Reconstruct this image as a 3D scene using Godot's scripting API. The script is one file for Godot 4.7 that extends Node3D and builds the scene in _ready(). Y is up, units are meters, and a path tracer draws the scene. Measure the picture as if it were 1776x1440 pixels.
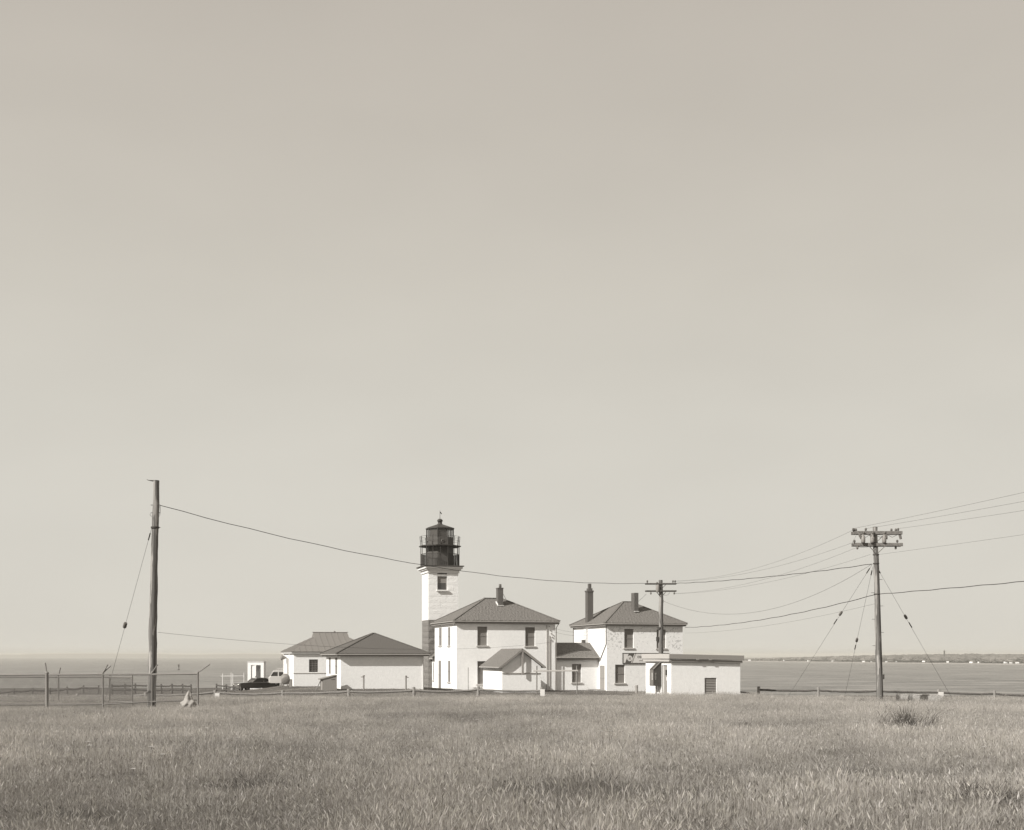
extends Node3D

# ------------------------------------------------------------------ basics
var taken := {}
var M := {}
var unit_box: BoxMesh
var unit_boxes := {}
var rng := RandomNumberGenerator.new()
const TURN := 16.3            # degrees, the way all station buildings face
const ROOT_DEG := 0.0174533

func numbered(called: String) -> String:
	if not taken.has(called):
		taken[called] = 0
		return called
	taken[called] += 1
	return "%s_%03d" % [called, taken[called]]

func meta(o, label, category, group = "", kind = ""):
	if label: o.set_meta("label", label)
	if category: o.set_meta("category", category)
	if group: o.set_meta("group", group)
	if kind: o.set_meta("kind", kind)
	return o

func thing(called, label, category, at := Vector3.ZERO, turn := 0.0, group = "") -> Node3D:
	var o := Node3D.new()
	o.name = numbered(called)
	add_child(o)
	o.position = at
	o.rotation_degrees.y = turn
	meta(o, label, category, group)
	return o

func part(called, mesh: Mesh, m: Material, parent: Node3D, at := Vector3.ZERO, rot := Vector3.ZERO) -> MeshInstance3D:
	var o := MeshInstance3D.new()
	o.name = numbered(called) if parent == self else called
	o.mesh = mesh
	o.material_override = m
	parent.add_child(o, true)
	o.position = at
	o.rotation_degrees = rot
	return o

func bx(called, size: Vector3, at: Vector3, m: Material, parent: Node3D, rot := Vector3.ZERO) -> MeshInstance3D:
	var key := "%.3f_%.3f_%.3f" % [size.x, size.y, size.z]
	if not unit_boxes.has(key):
		unit_boxes[key] = chamfer_box(size)
	return part(called, unit_boxes[key], m, parent, at, rot)

# box with slightly broken edges
func chamfer_box(s: Vector3) -> ArrayMesh:
	var c: float = min(0.012, 0.2 * min(s.x, min(s.y, s.z)))
	var h := s / 2.0
	var st := begin()
	var ax := [Vector3.RIGHT, Vector3.UP, Vector3.BACK]
	for i in 3:
		var n: Vector3 = ax[i]; var a: Vector3 = ax[(i + 1) % 3]; var b: Vector3 = ax[(i + 2) % 3]
		var hn: float = h[i]; var ha: float = h[(i + 1) % 3]; var hb: float = h[(i + 2) % 3]
		for g in [-1.0, 1.0]:
			var k: Vector3 = n * hn * g
			var q = [k - a * (ha - c) - b * (hb - c), k + a * (ha - c) - b * (hb - c), k + a * (ha - c) + b * (hb - c), k - a * (ha - c) + b * (hb - c)]
			if g > 0: q.reverse()
			quad(st, q[0], q[1], q[2], q[3])
		for g in [-1.0, 1.0]:
			for e in [-1.0, 1.0]:
				var p0: Vector3 = n * hn * g + a * (ha - c) * e
				var p1: Vector3 = n * (hn - c) * g + a * ha * e
				var w: Vector3 = b * (hb - c)
				if g * e > 0: quad(st, p0 - w, p0 + w, p1 + w, p1 - w)
				else: quad(st, p1 - w, p1 + w, p0 + w, p0 - w)
	for x in [-1.0, 1.0]:
		for y in [-1.0, 1.0]:
			for z in [-1.0, 1.0]:
				var v := [Vector3(h.x * x, (h.y - c) * y, (h.z - c) * z), Vector3((h.x - c) * x, h.y * y, (h.z - c) * z), Vector3((h.x - c) * x, (h.y - c) * y, h.z * z)]
				if x * y * z > 0: v.reverse()
				tri(st, v[0], v[1], v[2])
	return done(st)

func begin() -> SurfaceTool:
	var st := SurfaceTool.new()
	st.begin(Mesh.PRIMITIVE_TRIANGLES)
	st.set_smooth_group(-1)
	return st

func done(st: SurfaceTool) -> ArrayMesh:
	st.generate_normals()
	return st.commit()

func tri(st: SurfaceTool, a: Vector3, b: Vector3, c: Vector3):
	st.add_vertex(a); st.add_vertex(b); st.add_vertex(c)

func quad(st: SurfaceTool, a: Vector3, b: Vector3, c: Vector3, d: Vector3):
	tri(st, a, b, c); tri(st, a, c, d)

func box_at(st: SurfaceTool, lo: Vector3, hi: Vector3):
	var p := []
	for i in 8:
		p.append(Vector3(hi.x if i & 1 else lo.x, hi.y if i & 2 else lo.y, hi.z if i & 4 else lo.z))
	quad(st, p[4], p[6], p[7], p[5]); quad(st, p[1], p[3], p[2], p[0])
	quad(st, p[0], p[2], p[6], p[4]); quad(st, p[5], p[7], p[3], p[1])
	quad(st, p[2], p[3], p[7], p[6]); quad(st, p[0], p[4], p[5], p[1])

# tube along points; radius may be a float or an array of one radius per point
func tube(st: SurfaceTool, pts: Array, radius, sides := 8, caps := true):
	var rings := []
	for i in pts.size():
		var dir: Vector3 = ((pts[min(i + 1, pts.size() - 1)] - pts[max(i - 1, 0)]) as Vector3).normalized()
		var side := dir.cross(Vector3.UP if abs(dir.y) < 0.9 else Vector3.RIGHT).normalized()
		var up := side.cross(dir)
		var r: float = radius[i] if radius is Array else radius
		var ring := []
		for k in sides:
			var a := TAU * k / sides
			ring.append(pts[i] + (side * cos(a) + up * sin(a)) * r)
		rings.append(ring)
	for i in pts.size() - 1:
		for k in sides:
			var k2 := (k + 1) % sides
			if sides > 4: st.set_smooth_group(1)
			quad(st, rings[i][k], rings[i + 1][k], rings[i + 1][k2], rings[i][k2])
	st.set_smooth_group(-1)
	if caps:
		for e in [0, pts.size() - 1]:
			for k in sides - 2:
				if e == 0: tri(st, rings[e][0], rings[e][k + 1], rings[e][k + 2])
				else: tri(st, rings[e][0], rings[e][k + 2], rings[e][k + 1])

func tube_mesh(pts: Array, radius, sides := 8) -> ArrayMesh:
	var st := begin()
	tube(st, pts, radius, sides)
	return done(st)

# lathe round the y axis: profile of Vector2(radius, height)
func lathe(profile: Array, sides := 24, smooth := true) -> ArrayMesh:
	var st := begin()
	for i in profile.size() - 1:
		for k in sides:
			var a := TAU * (k + 0.5) / sides; var b := TAU * (k + 1.5) / sides
			var p: Vector2 = profile[i]; var q: Vector2 = profile[i + 1]
			if smooth: st.set_smooth_group(1)
			var v0 := Vector3(cos(a) * p.x, p.y, sin(a) * p.x); var v1 := Vector3(cos(b) * p.x, p.y, sin(b) * p.x)
			var v2 := Vector3(cos(b) * q.x, q.y, sin(b) * q.x); var v3 := Vector3(cos(a) * q.x, q.y, sin(a) * q.x)
			if p.x < 0.0001: tri(st, v0, v2, v3)
			elif q.x < 0.0001: tri(st, v0, v1, v2)
			else: quad(st, v0, v1, v2, v3)
	return done(st)

# extrude a polygon (Vector2 x,y, counter-clockwise seen from +z) from z0 to z1
func prism(poly: Array, z0: float, z1: float) -> ArrayMesh:
	var st := begin()
	var idx := Geometry2D.triangulate_polygon(PackedVector2Array(poly))
	for i in range(0, idx.size(), 3):
		var a: Vector2 = poly[idx[i]]; var b: Vector2 = poly[idx[i + 1]]; var c: Vector2 = poly[idx[i + 2]]
		tri(st, Vector3(a.x, a.y, z1), Vector3(c.x, c.y, z1), Vector3(b.x, b.y, z1))
		tri(st, Vector3(a.x, a.y, z0), Vector3(b.x, b.y, z0), Vector3(c.x, c.y, z0))
	for i in poly.size():
		var a: Vector2 = poly[i]; var b: Vector2 = poly[(i + 1) % poly.size()]
		quad(st, Vector3(a.x, a.y, z0), Vector3(a.x, a.y, z1), Vector3(b.x, b.y, z1), Vector3(b.x, b.y, z0))
	return done(st)

# a wall with real openings, in its own plane: x along, y up, front face at z = 0, back at z = -t
func wall_mesh(w: float, h: float, t: float, openings: Array) -> ArrayMesh:
	var xs := [0.0, w]; var ys := [0.0, h]
	for o in openings:
		for v in [o[0], o[1]]:
			if not xs.has(v): xs.append(v)
		for v in [o[2], o[3]]:
			if not ys.has(v): ys.append(v)
	xs.sort(); ys.sort()
	var solid := func(i, j):
		if i < 0 or j < 0 or i >= xs.size() - 1 or j >= ys.size() - 1: return false
		var cx: float = (xs[i] + xs[i + 1]) / 2; var cy: float = (ys[j] + ys[j + 1]) / 2
		for o in openings:
			if cx > o[0] and cx < o[1] and cy > o[2] and cy < o[3]: return false
		return true
	var st := begin()
	for i in xs.size() - 1:
		for j in ys.size() - 1:
			if not solid.call(i, j): continue
			var x0: float = xs[i]; var x1: float = xs[i + 1]; var y0: float = ys[j]; var y1: float = ys[j + 1]
			for c in [[x0, y0], [x0, y1], [x1, y1], [x0, y0], [x1, y1], [x1, y0]]:
				st.set_uv(Vector2(c[0] / w, 1.0 - c[1] / h)); st.add_vertex(Vector3(c[0], c[1], 0))
			quad(st, Vector3(x1, y0, -t), Vector3(x1, y1, -t), Vector3(x0, y1, -t), Vector3(x0, y0, -t))
			if not solid.call(i - 1, j): quad(st, Vector3(x0, y0, -t), Vector3(x0, y1, -t), Vector3(x0, y1, 0), Vector3(x0, y0, 0))
			if not solid.call(i + 1, j): quad(st, Vector3(x1, y0, 0), Vector3(x1, y1, 0), Vector3(x1, y1, -t), Vector3(x1, y0, -t))
			if not solid.call(i, j - 1): quad(st, Vector3(x0, y0, -t), Vector3(x0, y0, 0), Vector3(x1, y0, 0), Vector3(x1, y0, -t))
			if not solid.call(i, j + 1): quad(st, Vector3(x0, y1, 0), Vector3(x0, y1, -t), Vector3(x1, y1, -t), Vector3(x1, y1, 0))
	return done(st)

# ------------------------------------------------------------------ colours and materials
func tone(l: float, warm := 1.0) -> Color:
	var w := (1.0 - l) * warm
	return Color(l * (1.0 + 0.06 * w), l * (1.0 - 0.03 * w), l * (1.0 - 0.12 * w)).linear_to_srgb()

func ltone(l: float, warm := 1.0) -> Color:      # the same as a linear value, for vertex colours
	var w := (1.0 - l) * warm
	return Color(l * (1.0 + 0.06 * w), l * (1.0 - 0.03 * w), l * (1.0 - 0.12 * w))

# grey noise picture running from lo to hi, stretched by sx, sy
func noise_tex(seed_: int, freq: float, lo: float, hi: float, gamma := 1.0, size := 256, sx := 1.0, sy := 1.0, octaves := 5) -> ImageTexture:
	var n := FastNoiseLite.new()
	n.seed = seed_; n.frequency = freq; n.fractal_octaves = octaves
	var img := Image.create(size, size, true, Image.FORMAT_L8)
	for y in size:
		for x in size:
			var fx := x / float(size); var fy := y / float(size)
			# blended over the borders so that it tiles
			var v := 0.0
			var bx_ := smoothstep(0.75, 1.0, fx); var by_ := smoothstep(0.75, 1.0, fy)
			var a := n.get_noise_2d(x * sx, y * sy); var b := n.get_noise_2d((x - size) * sx, y * sy)
			var c := n.get_noise_2d(x * sx, (y - size) * sy); var d := n.get_noise_2d((x - size) * sx, (y - size) * sy)
			v = lerp(lerp(a, b, bx_), lerp(c, d, bx_), by_)
			v = pow(clamp(v * 0.9 + 0.5, 0.0, 1.0), gamma)
			var g: float = lerp(lo, hi, v)
			img.set_pixel(x, y, Color(g, g, g))
	img.generate_mipmaps()
	return ImageTexture.create_from_image(img)

func bump_tex(seed_: int, freq: float, strength: float, size := 256, sx := 1.0, sy := 1.0) -> ImageTexture:
	var t := noise_tex(seed_, freq, 0.0, 1.0, 1.0, size, sx, sy)
	var img := t.get_image()
	img.convert(Image.FORMAT_RGBA8)
	img.bump_map_to_normal_map(strength)
	img.generate_mipmaps()
	return ImageTexture.create_from_image(img)

func mat(called: String, l: float, rough := 0.9, tex: Texture2D = null, scale_ := 1.0, bump: Texture2D = null, depth := 1.0, world := true) -> StandardMaterial3D:
	var m := StandardMaterial3D.new()
	m.resource_name = called
	m.albedo_color = tone(l)
	m.roughness = rough
	m.metallic_specular = 0.3
	if tex:
		m.albedo_texture = tex
		m.uv1_triplanar = true
		m.uv1_world_triplanar = world
		m.uv1_scale = Vector3.ONE * scale_
	if bump:
		m.normal_enabled = true
		m.normal_texture = bump
		m.normal_scale = depth
		m.uv1_triplanar = true
		m.uv1_world_triplanar = world
		m.uv1_scale = Vector3.ONE * scale_
	M[called] = m
	return m

# peeling whitewash on the second house: flakes gone in ragged patches by both corners and under the eaves
func peel_tex(seed_: int) -> ImageTexture:
	var fine := FastNoiseLite.new(); fine.seed = seed_ + 1; fine.frequency = 0.045
	var grain := FastNoiseLite.new(); grain.seed = seed_ + 2; grain.frequency = 0.12
	var img := Image.create(512, 512, true, Image.FORMAT_L8)
	var spots := [[0.10, 0.12, 0.14, 0.13, 0.55], [0.17, 0.30, 0.05, 0.12, 0.4], [0.06, 0.25, 0.06, 0.15, 0.3], [0.92, 0.30, 0.09, 0.09, 0.6], [0.86, 0.08, 0.12, 0.07, 0.4], [0.60, 0.07, 0.3, 0.04, 0.3], [0.50, 0.10, 0.10, 0.05, 0.3], [0.9, 0.2, 0.12, 0.08, 0.3]]
	for y in 512:
		for x in 512:
			var u := x / 512.0; var v := y / 512.0
			var b := -0.12
			for p in spots: b += p[4] * exp(-pow((u - p[0]) / p[2], 2.0) - pow((v - p[1]) / p[3], 2.0))
			var f := fine.get_noise_2d(x, y * 0.8) + 0.5 * grain.get_noise_2d(x, y)
			var c := 0.975 + 0.03 * grain.get_noise_2d(x * 0.3, y * 0.3)
			if f > 0.50 - b * 0.75: c = 0.82 + 0.10 * grain.get_noise_2d(x * 1.5, y * 1.5)
			img.set_pixel(x, y, Color(c, c, c))
	img.generate_mipmaps()
	return ImageTexture.create_from_image(img)

func make_materials():
	var mottle := noise_tex(3, 0.03, 0.965, 1.0, 1.0, 256)
	var grainy := noise_tex(4, 0.09, 0.68, 1.0, 1.0, 256)
	var speck := noise_tex(5, 0.16, 0.45, 1.0, 0.8, 256)
	var streak := noise_tex(6, 0.05, 0.55, 1.0, 0.9, 256, 4.0, 0.35)
	var bump := bump_tex(7, 0.09, 6.0)
	var rough_bump := bump_tex(8, 0.05, 10.0)
	mat("white_wall", 0.83, 0.9, mottle, 0.35, bump, 0.12)
	mat("white_trim", 0.72, 0.75, mottle, 0.6)
	var pl: StandardMaterial3D = mat("peeling_wall", 0.82, 0.9)
	pl.albedo_texture = peel_tex(21)
	mat("peeling_breast", 0.8, 0.9, noise_tex(24, 0.06, 0.6, 1.0, 0.35), 0.4)
	mat("white_stone", 0.80, 0.9, mottle, 0.5, rough_bump, 0.25)
	mat("granite", 0.30, 0.95, grainy, 0.7, rough_bump, 0.8)
	mat("mortar", 0.45, 0.95, grainy, 0.8)
	mat("shingle", 0.23, 0.9, noise_tex(11, 0.07, 0.62, 1.0, 0.9, 512, 0.45, 1.6), 0.3, rough_bump, 0.6)
	mat("dark_shingle", 0.155, 0.9, grainy, 0.5, rough_bump, 0.4)
	mat("seam_metal", 0.19, 0.55, mottle, 0.4)
	mat("fascia", 0.23, 0.7, mottle, 0.5)
	mat("gutter", 0.33, 0.5, mottle, 0.5)
	mat("brick", 0.22, 0.9, speck, 0.9, rough_bump, 0.8)
	mat("window_board", 0.2, 0.85, mottle, 0.8)
	mat("pale_board", 0.26, 0.8, mottle, 0.8)
	mat("grey_door", 0.27, 0.7, mottle, 0.6)
	mat("sill", 0.42, 0.9, mottle, 0.8)
	mat("iron", 0.08, 0.5, grainy, 0.8)
	mat("iron_deck", 0.07, 0.6)
	mat("lantern_brown", 0.12, 0.5, grainy, 0.9)
	mat("pipe_grey", 0.4, 0.5)
	mat("galvanised", 0.26, 0.5, grainy, 1.0)
	mat("galvanised_pale", 0.3, 0.5, grainy, 1.0)
	mat("rust", 0.12, 0.8, speck, 2.0)
	mat("wire", 0.05, 0.7)
	mat("cable", 0.03, 0.7)
	mat("ceramic", 0.13, 0.3)
	mat("can_grey", 0.22, 0.45)
	mat("arm_wood", 0.27, 0.9, streak, 0.9)
	mat("rail_wood", 0.36, 0.95, streak, 0.9, rough_bump, 0.6)
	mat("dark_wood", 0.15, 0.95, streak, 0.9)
	mat("concrete", 0.5, 0.95, grainy, 0.7, rough_bump, 0.5)
	mat("rock", 0.34, 0.95, grainy, 1.2, rough_bump, 0.8)
	mat("cloth", 0.30, 0.95, mottle, 1.5)
	mat("white_marker", 0.6, 0.6)
	mat("soil", 0.17, 1.0, grainy, 0.35, rough_bump, 1.0)
	mat("rubber", 0.02, 0.9)
	mat("chrome", 0.6, 0.18).metallic = 0.9
	mat("van_white", 0.5, 0.35)
	var paint: StandardMaterial3D = mat("car_paint", 0.07, 0.3)
	paint.clearcoat_enabled = true; paint.clearcoat = 0.8; paint.clearcoat_roughness = 0.08
	var glass: StandardMaterial3D = mat("glass", 0.05, 0.05)
	glass.metallic_specular = 0.6
	var pane: StandardMaterial3D = mat("lantern_pane", 0.12, 0.12)
	pane.transparency = BaseMaterial3D.TRANSPARENCY_ALPHA
	pane.albedo_color.a = 0.38
	mat("sign_white", 0.62, 0.6); mat("sign_dark", 0.09, 0.6); mat("sign_mid", 0.3, 0.6); mat("cabinet", 0.07, 0.6); mat("cabinet_lit_side", 0.16, 0.6)
	var blade: StandardMaterial3D = mat("blade", 1.0, 1.0)
	blade.metallic_specular = 0.05
	blade.albedo_color = Color.WHITE
	blade.vertex_color_use_as_albedo = true
	blade.backlight_enabled = true
	blade.backlight = Color(0.9, 0.9, 0.9)
	mat("crown", 0.11, 1.0).vertex_color_use_as_albedo = true
	mat("far_bank", 0.12, 1.0)
	mat("far_beach", 0.3, 1.0)
	mat("far_white", 0.8, 0.9)
	mat("far_roof", 0.16, 0.9)
	# pole wood: grain along the pole, pale patches where the surface has split away
	var n := FastNoiseLite.new(); n.seed = 31; n.frequency = 0.02
	var img := Image.create(256, 1024, true, Image.FORMAT_L8)
	for y in 1024:
		for x in 256:
			var gx := sin(TAU * x / 256.0) * 40.0; var gz := cos(TAU * x / 256.0) * 40.0
			var g := n.get_noise_3d(gx * 4.0, y * 0.12, gz * 4.0)
			var p := n.get_noise_3d(gx * 0.7, y * 0.2 + 700.0, gz * 0.7)
			var v := 0.62 + 0.35 * g
			if p + 0.25 * g > 0.2: v += 0.22
			v = clamp(v, 0.25, 1.0)
			img.set_pixel(x, y, Color(v, v, v))
	img.generate_mipmaps()
	var pw: StandardMaterial3D = mat("pole_wood", 0.40, 0.95)
	pw.albedo_texture = ImageTexture.create_from_image(img)
	# water
	var sea_m: StandardMaterial3D = mat("water", 0.26, 0.32, noise_tex(41, 0.02, 0.52, 1.0, 1.0, 512, 0.3, 0.8), 0.004, bump_tex(42, 0.05, 5.0, 512, 0.6, 2.0), 0.9)
	sea_m.metallic_specular = 0.5

# ------------------------------------------------------------------ the lie of the land
var land_noise := FastNoiseLite.new()

func coast(x: float) -> float:                    # how far out the land reaches
	var e: float = lerp(156.0, 99.5, smoothstep(16.5, 20.5, x))
	return e + 2.0 * land_noise.get_noise_2d(x * 6.0, 900.0) - (0.0 if x > -60.0 else (-60.0 - x) * 0.3)

func ground_y(x: float, d: float) -> float:
	var y: float = -0.0142 * (min(d, 90.0) - 12.0) - 0.006 * (clamp(d, 90.0, 120.0) - 90.0)
	y -= 0.12 * smoothstep(15.0, 21.0, x) * smoothstep(72.0, 92.0, d)
	y -= 0.9 * smoothstep(-24.0, -31.0, x) * smoothstep(97.0, 111.0, d)
	y += 0.44 * exp(-pow((x + 12.5) / 7.5, 4.0) - pow((d - 102.5) / 10.5, 4.0))
	y -= 0.13 * smoothstep(6.0, 12.0, x) * smoothstep(96.0, 110.0, d)
	y += 0.12 * land_noise.get_noise_2d(x * 1.6, d * 1.6) * smoothstep(92.0, 70.0, d)
	var over := d - coast(x)
	if over > 0.0: y -= min(over * 1.9 + 0.6 * land_noise.get_noise_2d(x * 14.0, d * 14.0) * min(over, 1.0), 19.0)
	return y

func on_ground(x: float, d: float, lift := 0.0) -> Vector3:
	return Vector3(x, ground_y(x, d) + lift, -d)

func make_ground():
	var st := SurfaceTool.new()
	st.begin(Mesh.PRIMITIVE_TRIANGLES)
	var step := 1.5
	var nx := 160; var nd := 166
	for j in nd + 1:
		for i in nx + 1:
			var x := (i - nx / 2.0) * step; var d := -60.0 + j * step
			st.add_vertex(Vector3(x, ground_y(x, d), -d))
	for j in nd:
		for i in nx:
			var a := j * (nx + 1) + i
			for k in [a, a + nx + 1, a + nx + 2, a, a + nx + 2, a + 1]: st.add_index(k)
	st.generate_normals()
	var g := part("ground", st.commit(), M.soil, self)
	g.set_meta("kind", "structure")

func make_sea():
	var st := begin()
	# one sheet, finer near the land
	var ds := [60.0, 150.0, 300.0, 700.0, 1500.0, 3500.0, 8000.0, 16000.0]
	for i in ds.size() - 1:
		for s in 8:
			var a0 := -1.0 + s * 0.25; var a1 := a0 + 0.25
			quad(st, Vector3(a0 * ds[i] * 1.3, 0, -ds[i]), Vector3(a0 * ds[i + 1] * 1.3, 0, -ds[i + 1]), Vector3(a1 * ds[i + 1] * 1.3, 0, -ds[i + 1]), Vector3(a1 * ds[i] * 1.3, 0, -ds[i]))
	var s := part("sea", done(st), M.water, self, Vector3(0, -16, 0))
	s.set_meta("kind", "structure")

# ------------------------------------------------------------------ grass
func blade_into(st: SurfaceTool, base: Vector3, h: float, w: float, lean: Vector3, col: Color, head := 0.0):
	var dir := Vector3(rng.randf_range(-1, 1), 0, rng.randf_range(-1, 1)).normalized()
	var sd := dir * w * 0.5
	var mid := base + Vector3(0, h * 0.55, 0) + lean * 0.32
	var tip := base + Vector3(0, h, 0) + lean
	st.set_color(col)
	quad(st, base - sd, mid - sd * 0.8, mid + sd * 0.8, base + sd)
	tri(st, mid - sd * 0.8, tip, mid + sd * 0.8)
	if head > 0.0:
		var u := (tip - mid).normalized()
		var q := u.cross(dir).normalized()
		for sv in [dir * head * 0.09, q * head * 0.09]:
			quad(st, tip - u * head * 0.4, tip + sv, tip + u * head * 0.6, tip - sv)

func clump(seed_: int, blades: int, spread: float, h0: float, h1: float, w: float, heads: float, tones: Array, lean := 0.4) -> ArrayMesh:
	rng.seed = seed_
	var st := begin()
	for b in blades:
		var a := rng.randf() * TAU; var r := sqrt(rng.randf()) * spread
		var base := Vector3(cos(a) * r, -0.06, sin(a) * r)
		var h := rng.randf_range(h0, h1)
		var l := Vector3(rng.randfn(0.10, 0.5), 0, rng.randfn(0.0, 0.5)) * h * lean
		var t: float = tones[rng.randi() % tones.size()] * rng.randf_range(0.85, 1.15)
		blade_into(st, base, h, w * rng.randf_range(0.7, 1.3), l, ltone(t), rng.randf_range(0.05, 0.1) if rng.randf() < heads else 0.0)
	return done(st)

func scatter(called: String, label: String, category: String, meshes: Array, spots: Array):
	# spots: arrays of Transform3D + Color, shared out among the meshes of one mass of grass
	var root := thing(called, label, category)
	root.set_meta("kind", "stuff")
	var names := ["short_tuft", "leaning_tuft", "dense_tuft", "seeded_tuft", "fine_tuft"]
	for k in meshes.size():
		var mine := []
		for i in range(k, spots.size(), meshes.size()): mine.append(spots[i])
		var mm := MultiMesh.new()
		mm.transform_format = MultiMesh.TRANSFORM_3D
		mm.use_colors = true
		mm.mesh = meshes[k]
		mm.instance_count = mine.size()
		for i in mine.size():
			mm.set_instance_transform(i, mine[i][0])
			mm.set_instance_color(i, mine[i][1])
		var o := MultiMeshInstance3D.new()
		o.name = names[k]
		o.multimesh = mm
		o.material_override = M.blade
		o.set_meta("kind", "stuff")
		root.add_child(o, true)

func built_over(x: float, d: float, m := 0.1) -> bool:
	# inside a building's footprint, in the frame the buildings share
	for f in [[-5.03, 110.0, 9.43, 9.05], [8.77, 112.0, 7.63, 9.3], [11.57, 88.0, 5.54, 4.8], [-8.29, 120.0, 3.05, 3.05], [-13.86, 98.0, 6.85, 8.71], [-23.1, 128.0, 9.2, 10.9]]:
		var dx: float = x - f[0]; var dd: float = d - f[1]
		var u := dx * cos(TURN * ROOT_DEG) + dd * sin(TURN * ROOT_DEG); var v := -dx * sin(TURN * ROOT_DEG) + dd * cos(TURN * ROOT_DEG)
		if u > -m and u < f[2] + m and v > -m and v < f[3] + m: return true
	return false

func make_grass():
	var near_mesh := []; var far_mesh := []; var lawn_mesh := []
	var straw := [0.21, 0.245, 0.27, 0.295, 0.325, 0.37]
	var pale := [0.29, 0.34, 0.39, 0.43, 0.47, 0.52]  # far grass: lighter than the near tones to paint in brightness with distance
	for k in 5:
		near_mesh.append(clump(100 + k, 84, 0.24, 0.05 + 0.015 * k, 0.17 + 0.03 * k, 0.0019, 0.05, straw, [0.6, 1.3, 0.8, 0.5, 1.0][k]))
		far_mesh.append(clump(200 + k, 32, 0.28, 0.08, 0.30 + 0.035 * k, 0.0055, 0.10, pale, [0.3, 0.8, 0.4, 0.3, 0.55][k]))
		lawn_mesh.append(clump(300 + k, 22, 0.3, 0.05, 0.12, 0.016, 0.0, [0.22, 0.26, 0.31, 0.36], 0.5))
	var patch := FastNoiseLite.new(); patch.seed = 77; patch.frequency = 0.09
	var broad := FastNoiseLite.new(); broad.seed = 78; broad.frequency = 0.025
	rng.seed = 9
	var near := []; var far := []; var lawn := []
	for slice in 142:
		var d0 := 8.0 + slice
		var half0: float = (d0 + 1.0) * 0.435 + 1.5
		var count := int(2.0 * half0 * (260.0 * pow(9.0 / (d0 + 1.0), 1.2) if d0 < 92.0 else 11.0))
		for i in count:
			var d: float = d0 + rng.randf(); var x: float = rng.randf_range(-half0, half0)
			if abs(x) > d * 0.435 + 1.5: continue
			if d > coast(x) + 1.0: continue
			if d > 85.0 and built_over(x, d): continue
			var p := on_ground(x, d)
			var n := patch.get_noise_2d(x, d * 0.6); var bn := broad.get_noise_2d(x, d * 0.5)
			var fine := patch.get_noise_2d(x * 4.0 + 300.0, d * 2.2)
			var c := 1.02 + 0.32 * n + 0.12 * bn + 0.22 * fine + rng.randf_range(-0.08, 0.08)
			var tall := 1.0 + 0.45 * n + 0.4 * bn + 0.5 * fine
			if x > 9.0 and x < 18.0 and d > 79.0 and d < 90.0: tall *= 1.0 + 1.1 * clamp(0.4 + 1.6 * fine, 0.0, 1.0)
			if x < -13.0 and d > 52.0 and d < 66.0: tall *= 0.6
			if x < 9.0: tall *= 1.0 - 0.55 * smoothstep(68.0, 84.0, d)
			elif x > 18.0: tall *= 1.0 - 0.4 * smoothstep(76.0, 90.0, d)
			# darker, greener weeds grow in these spots
			for w in [[0.9, 17.1, 1.6, 1.0, 0.5], [-4.1, 18.6, 0.7, 0.5, 0.5], [-5.2, 14.7, 0.6, 0.4, 0.5], [5.6, 20.5, 1.6, 0.9, 0.35], [-2.0, 48.0, 6.0, 2.2, 0.3], [3.0, 21.0, 1.5, 0.8, 0.2], [-8.0, 27.0, 3.5, 1.8, 0.2], [21.0, 73.0, 2.6, 1.6, 0.45], [8.0, 39.0, 2.0, 1.5, 0.2]]:
				c -= w[4] * exp(-pow((x - w[0]) / w[2], 2.0) - pow((d - w[1]) / w[3], 2.0))
			c = clamp(c, 0.5, 1.4)
			# single dark leafy weeds and taller bleached stalks among the grass
			var odd := rng.randf()
			if odd < 0.04 + 0.12 * clamp(n + 0.2, 0.0, 1.0): c *= 0.5
			elif odd > 0.965:
				c *= 1.15; tall *= 1.35
			if x > 25.0 and x < 28.4 and d > 73.5 and d < 80.0: continue
			var s: float = clamp(tall, 0.55, 1.5) * rng.randf_range(0.75, 1.25)
			if d > 93.0 and built_over(x, d, 0.75): s *= 1.0 + 2.6 * clamp(0.5 + 1.3 * fine, 0.0, 1.0)
			var t := Transform3D(Basis(Vector3.UP, rng.randf() * TAU).scaled(Vector3(1.0, s, 1.0)), p)
			var col := Color(c, c * rng.randf_range(0.985, 1.0), c * rng.randf_range(0.95, 1.0))
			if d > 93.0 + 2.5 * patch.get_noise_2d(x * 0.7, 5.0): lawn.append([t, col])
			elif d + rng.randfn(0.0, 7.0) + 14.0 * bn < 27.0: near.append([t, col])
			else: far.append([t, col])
	print("grass tufts ", near.size(), " ", far.size(), " ", lawn.size())
	scatter("meadow_grass", "tall dry straw-coloured grass with seed heads filling the open field", "grass", near_mesh, near)
	scatter("lightened_field_grass", "knee-high grass stretching back to the rail fence, coloured lighter to stand for its brightness at distance", "grass", far_mesh, far)
	scatter("lawn_grass", "short mown darker grass round the white buildings", "grass", lawn_mesh, lawn)

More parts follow.
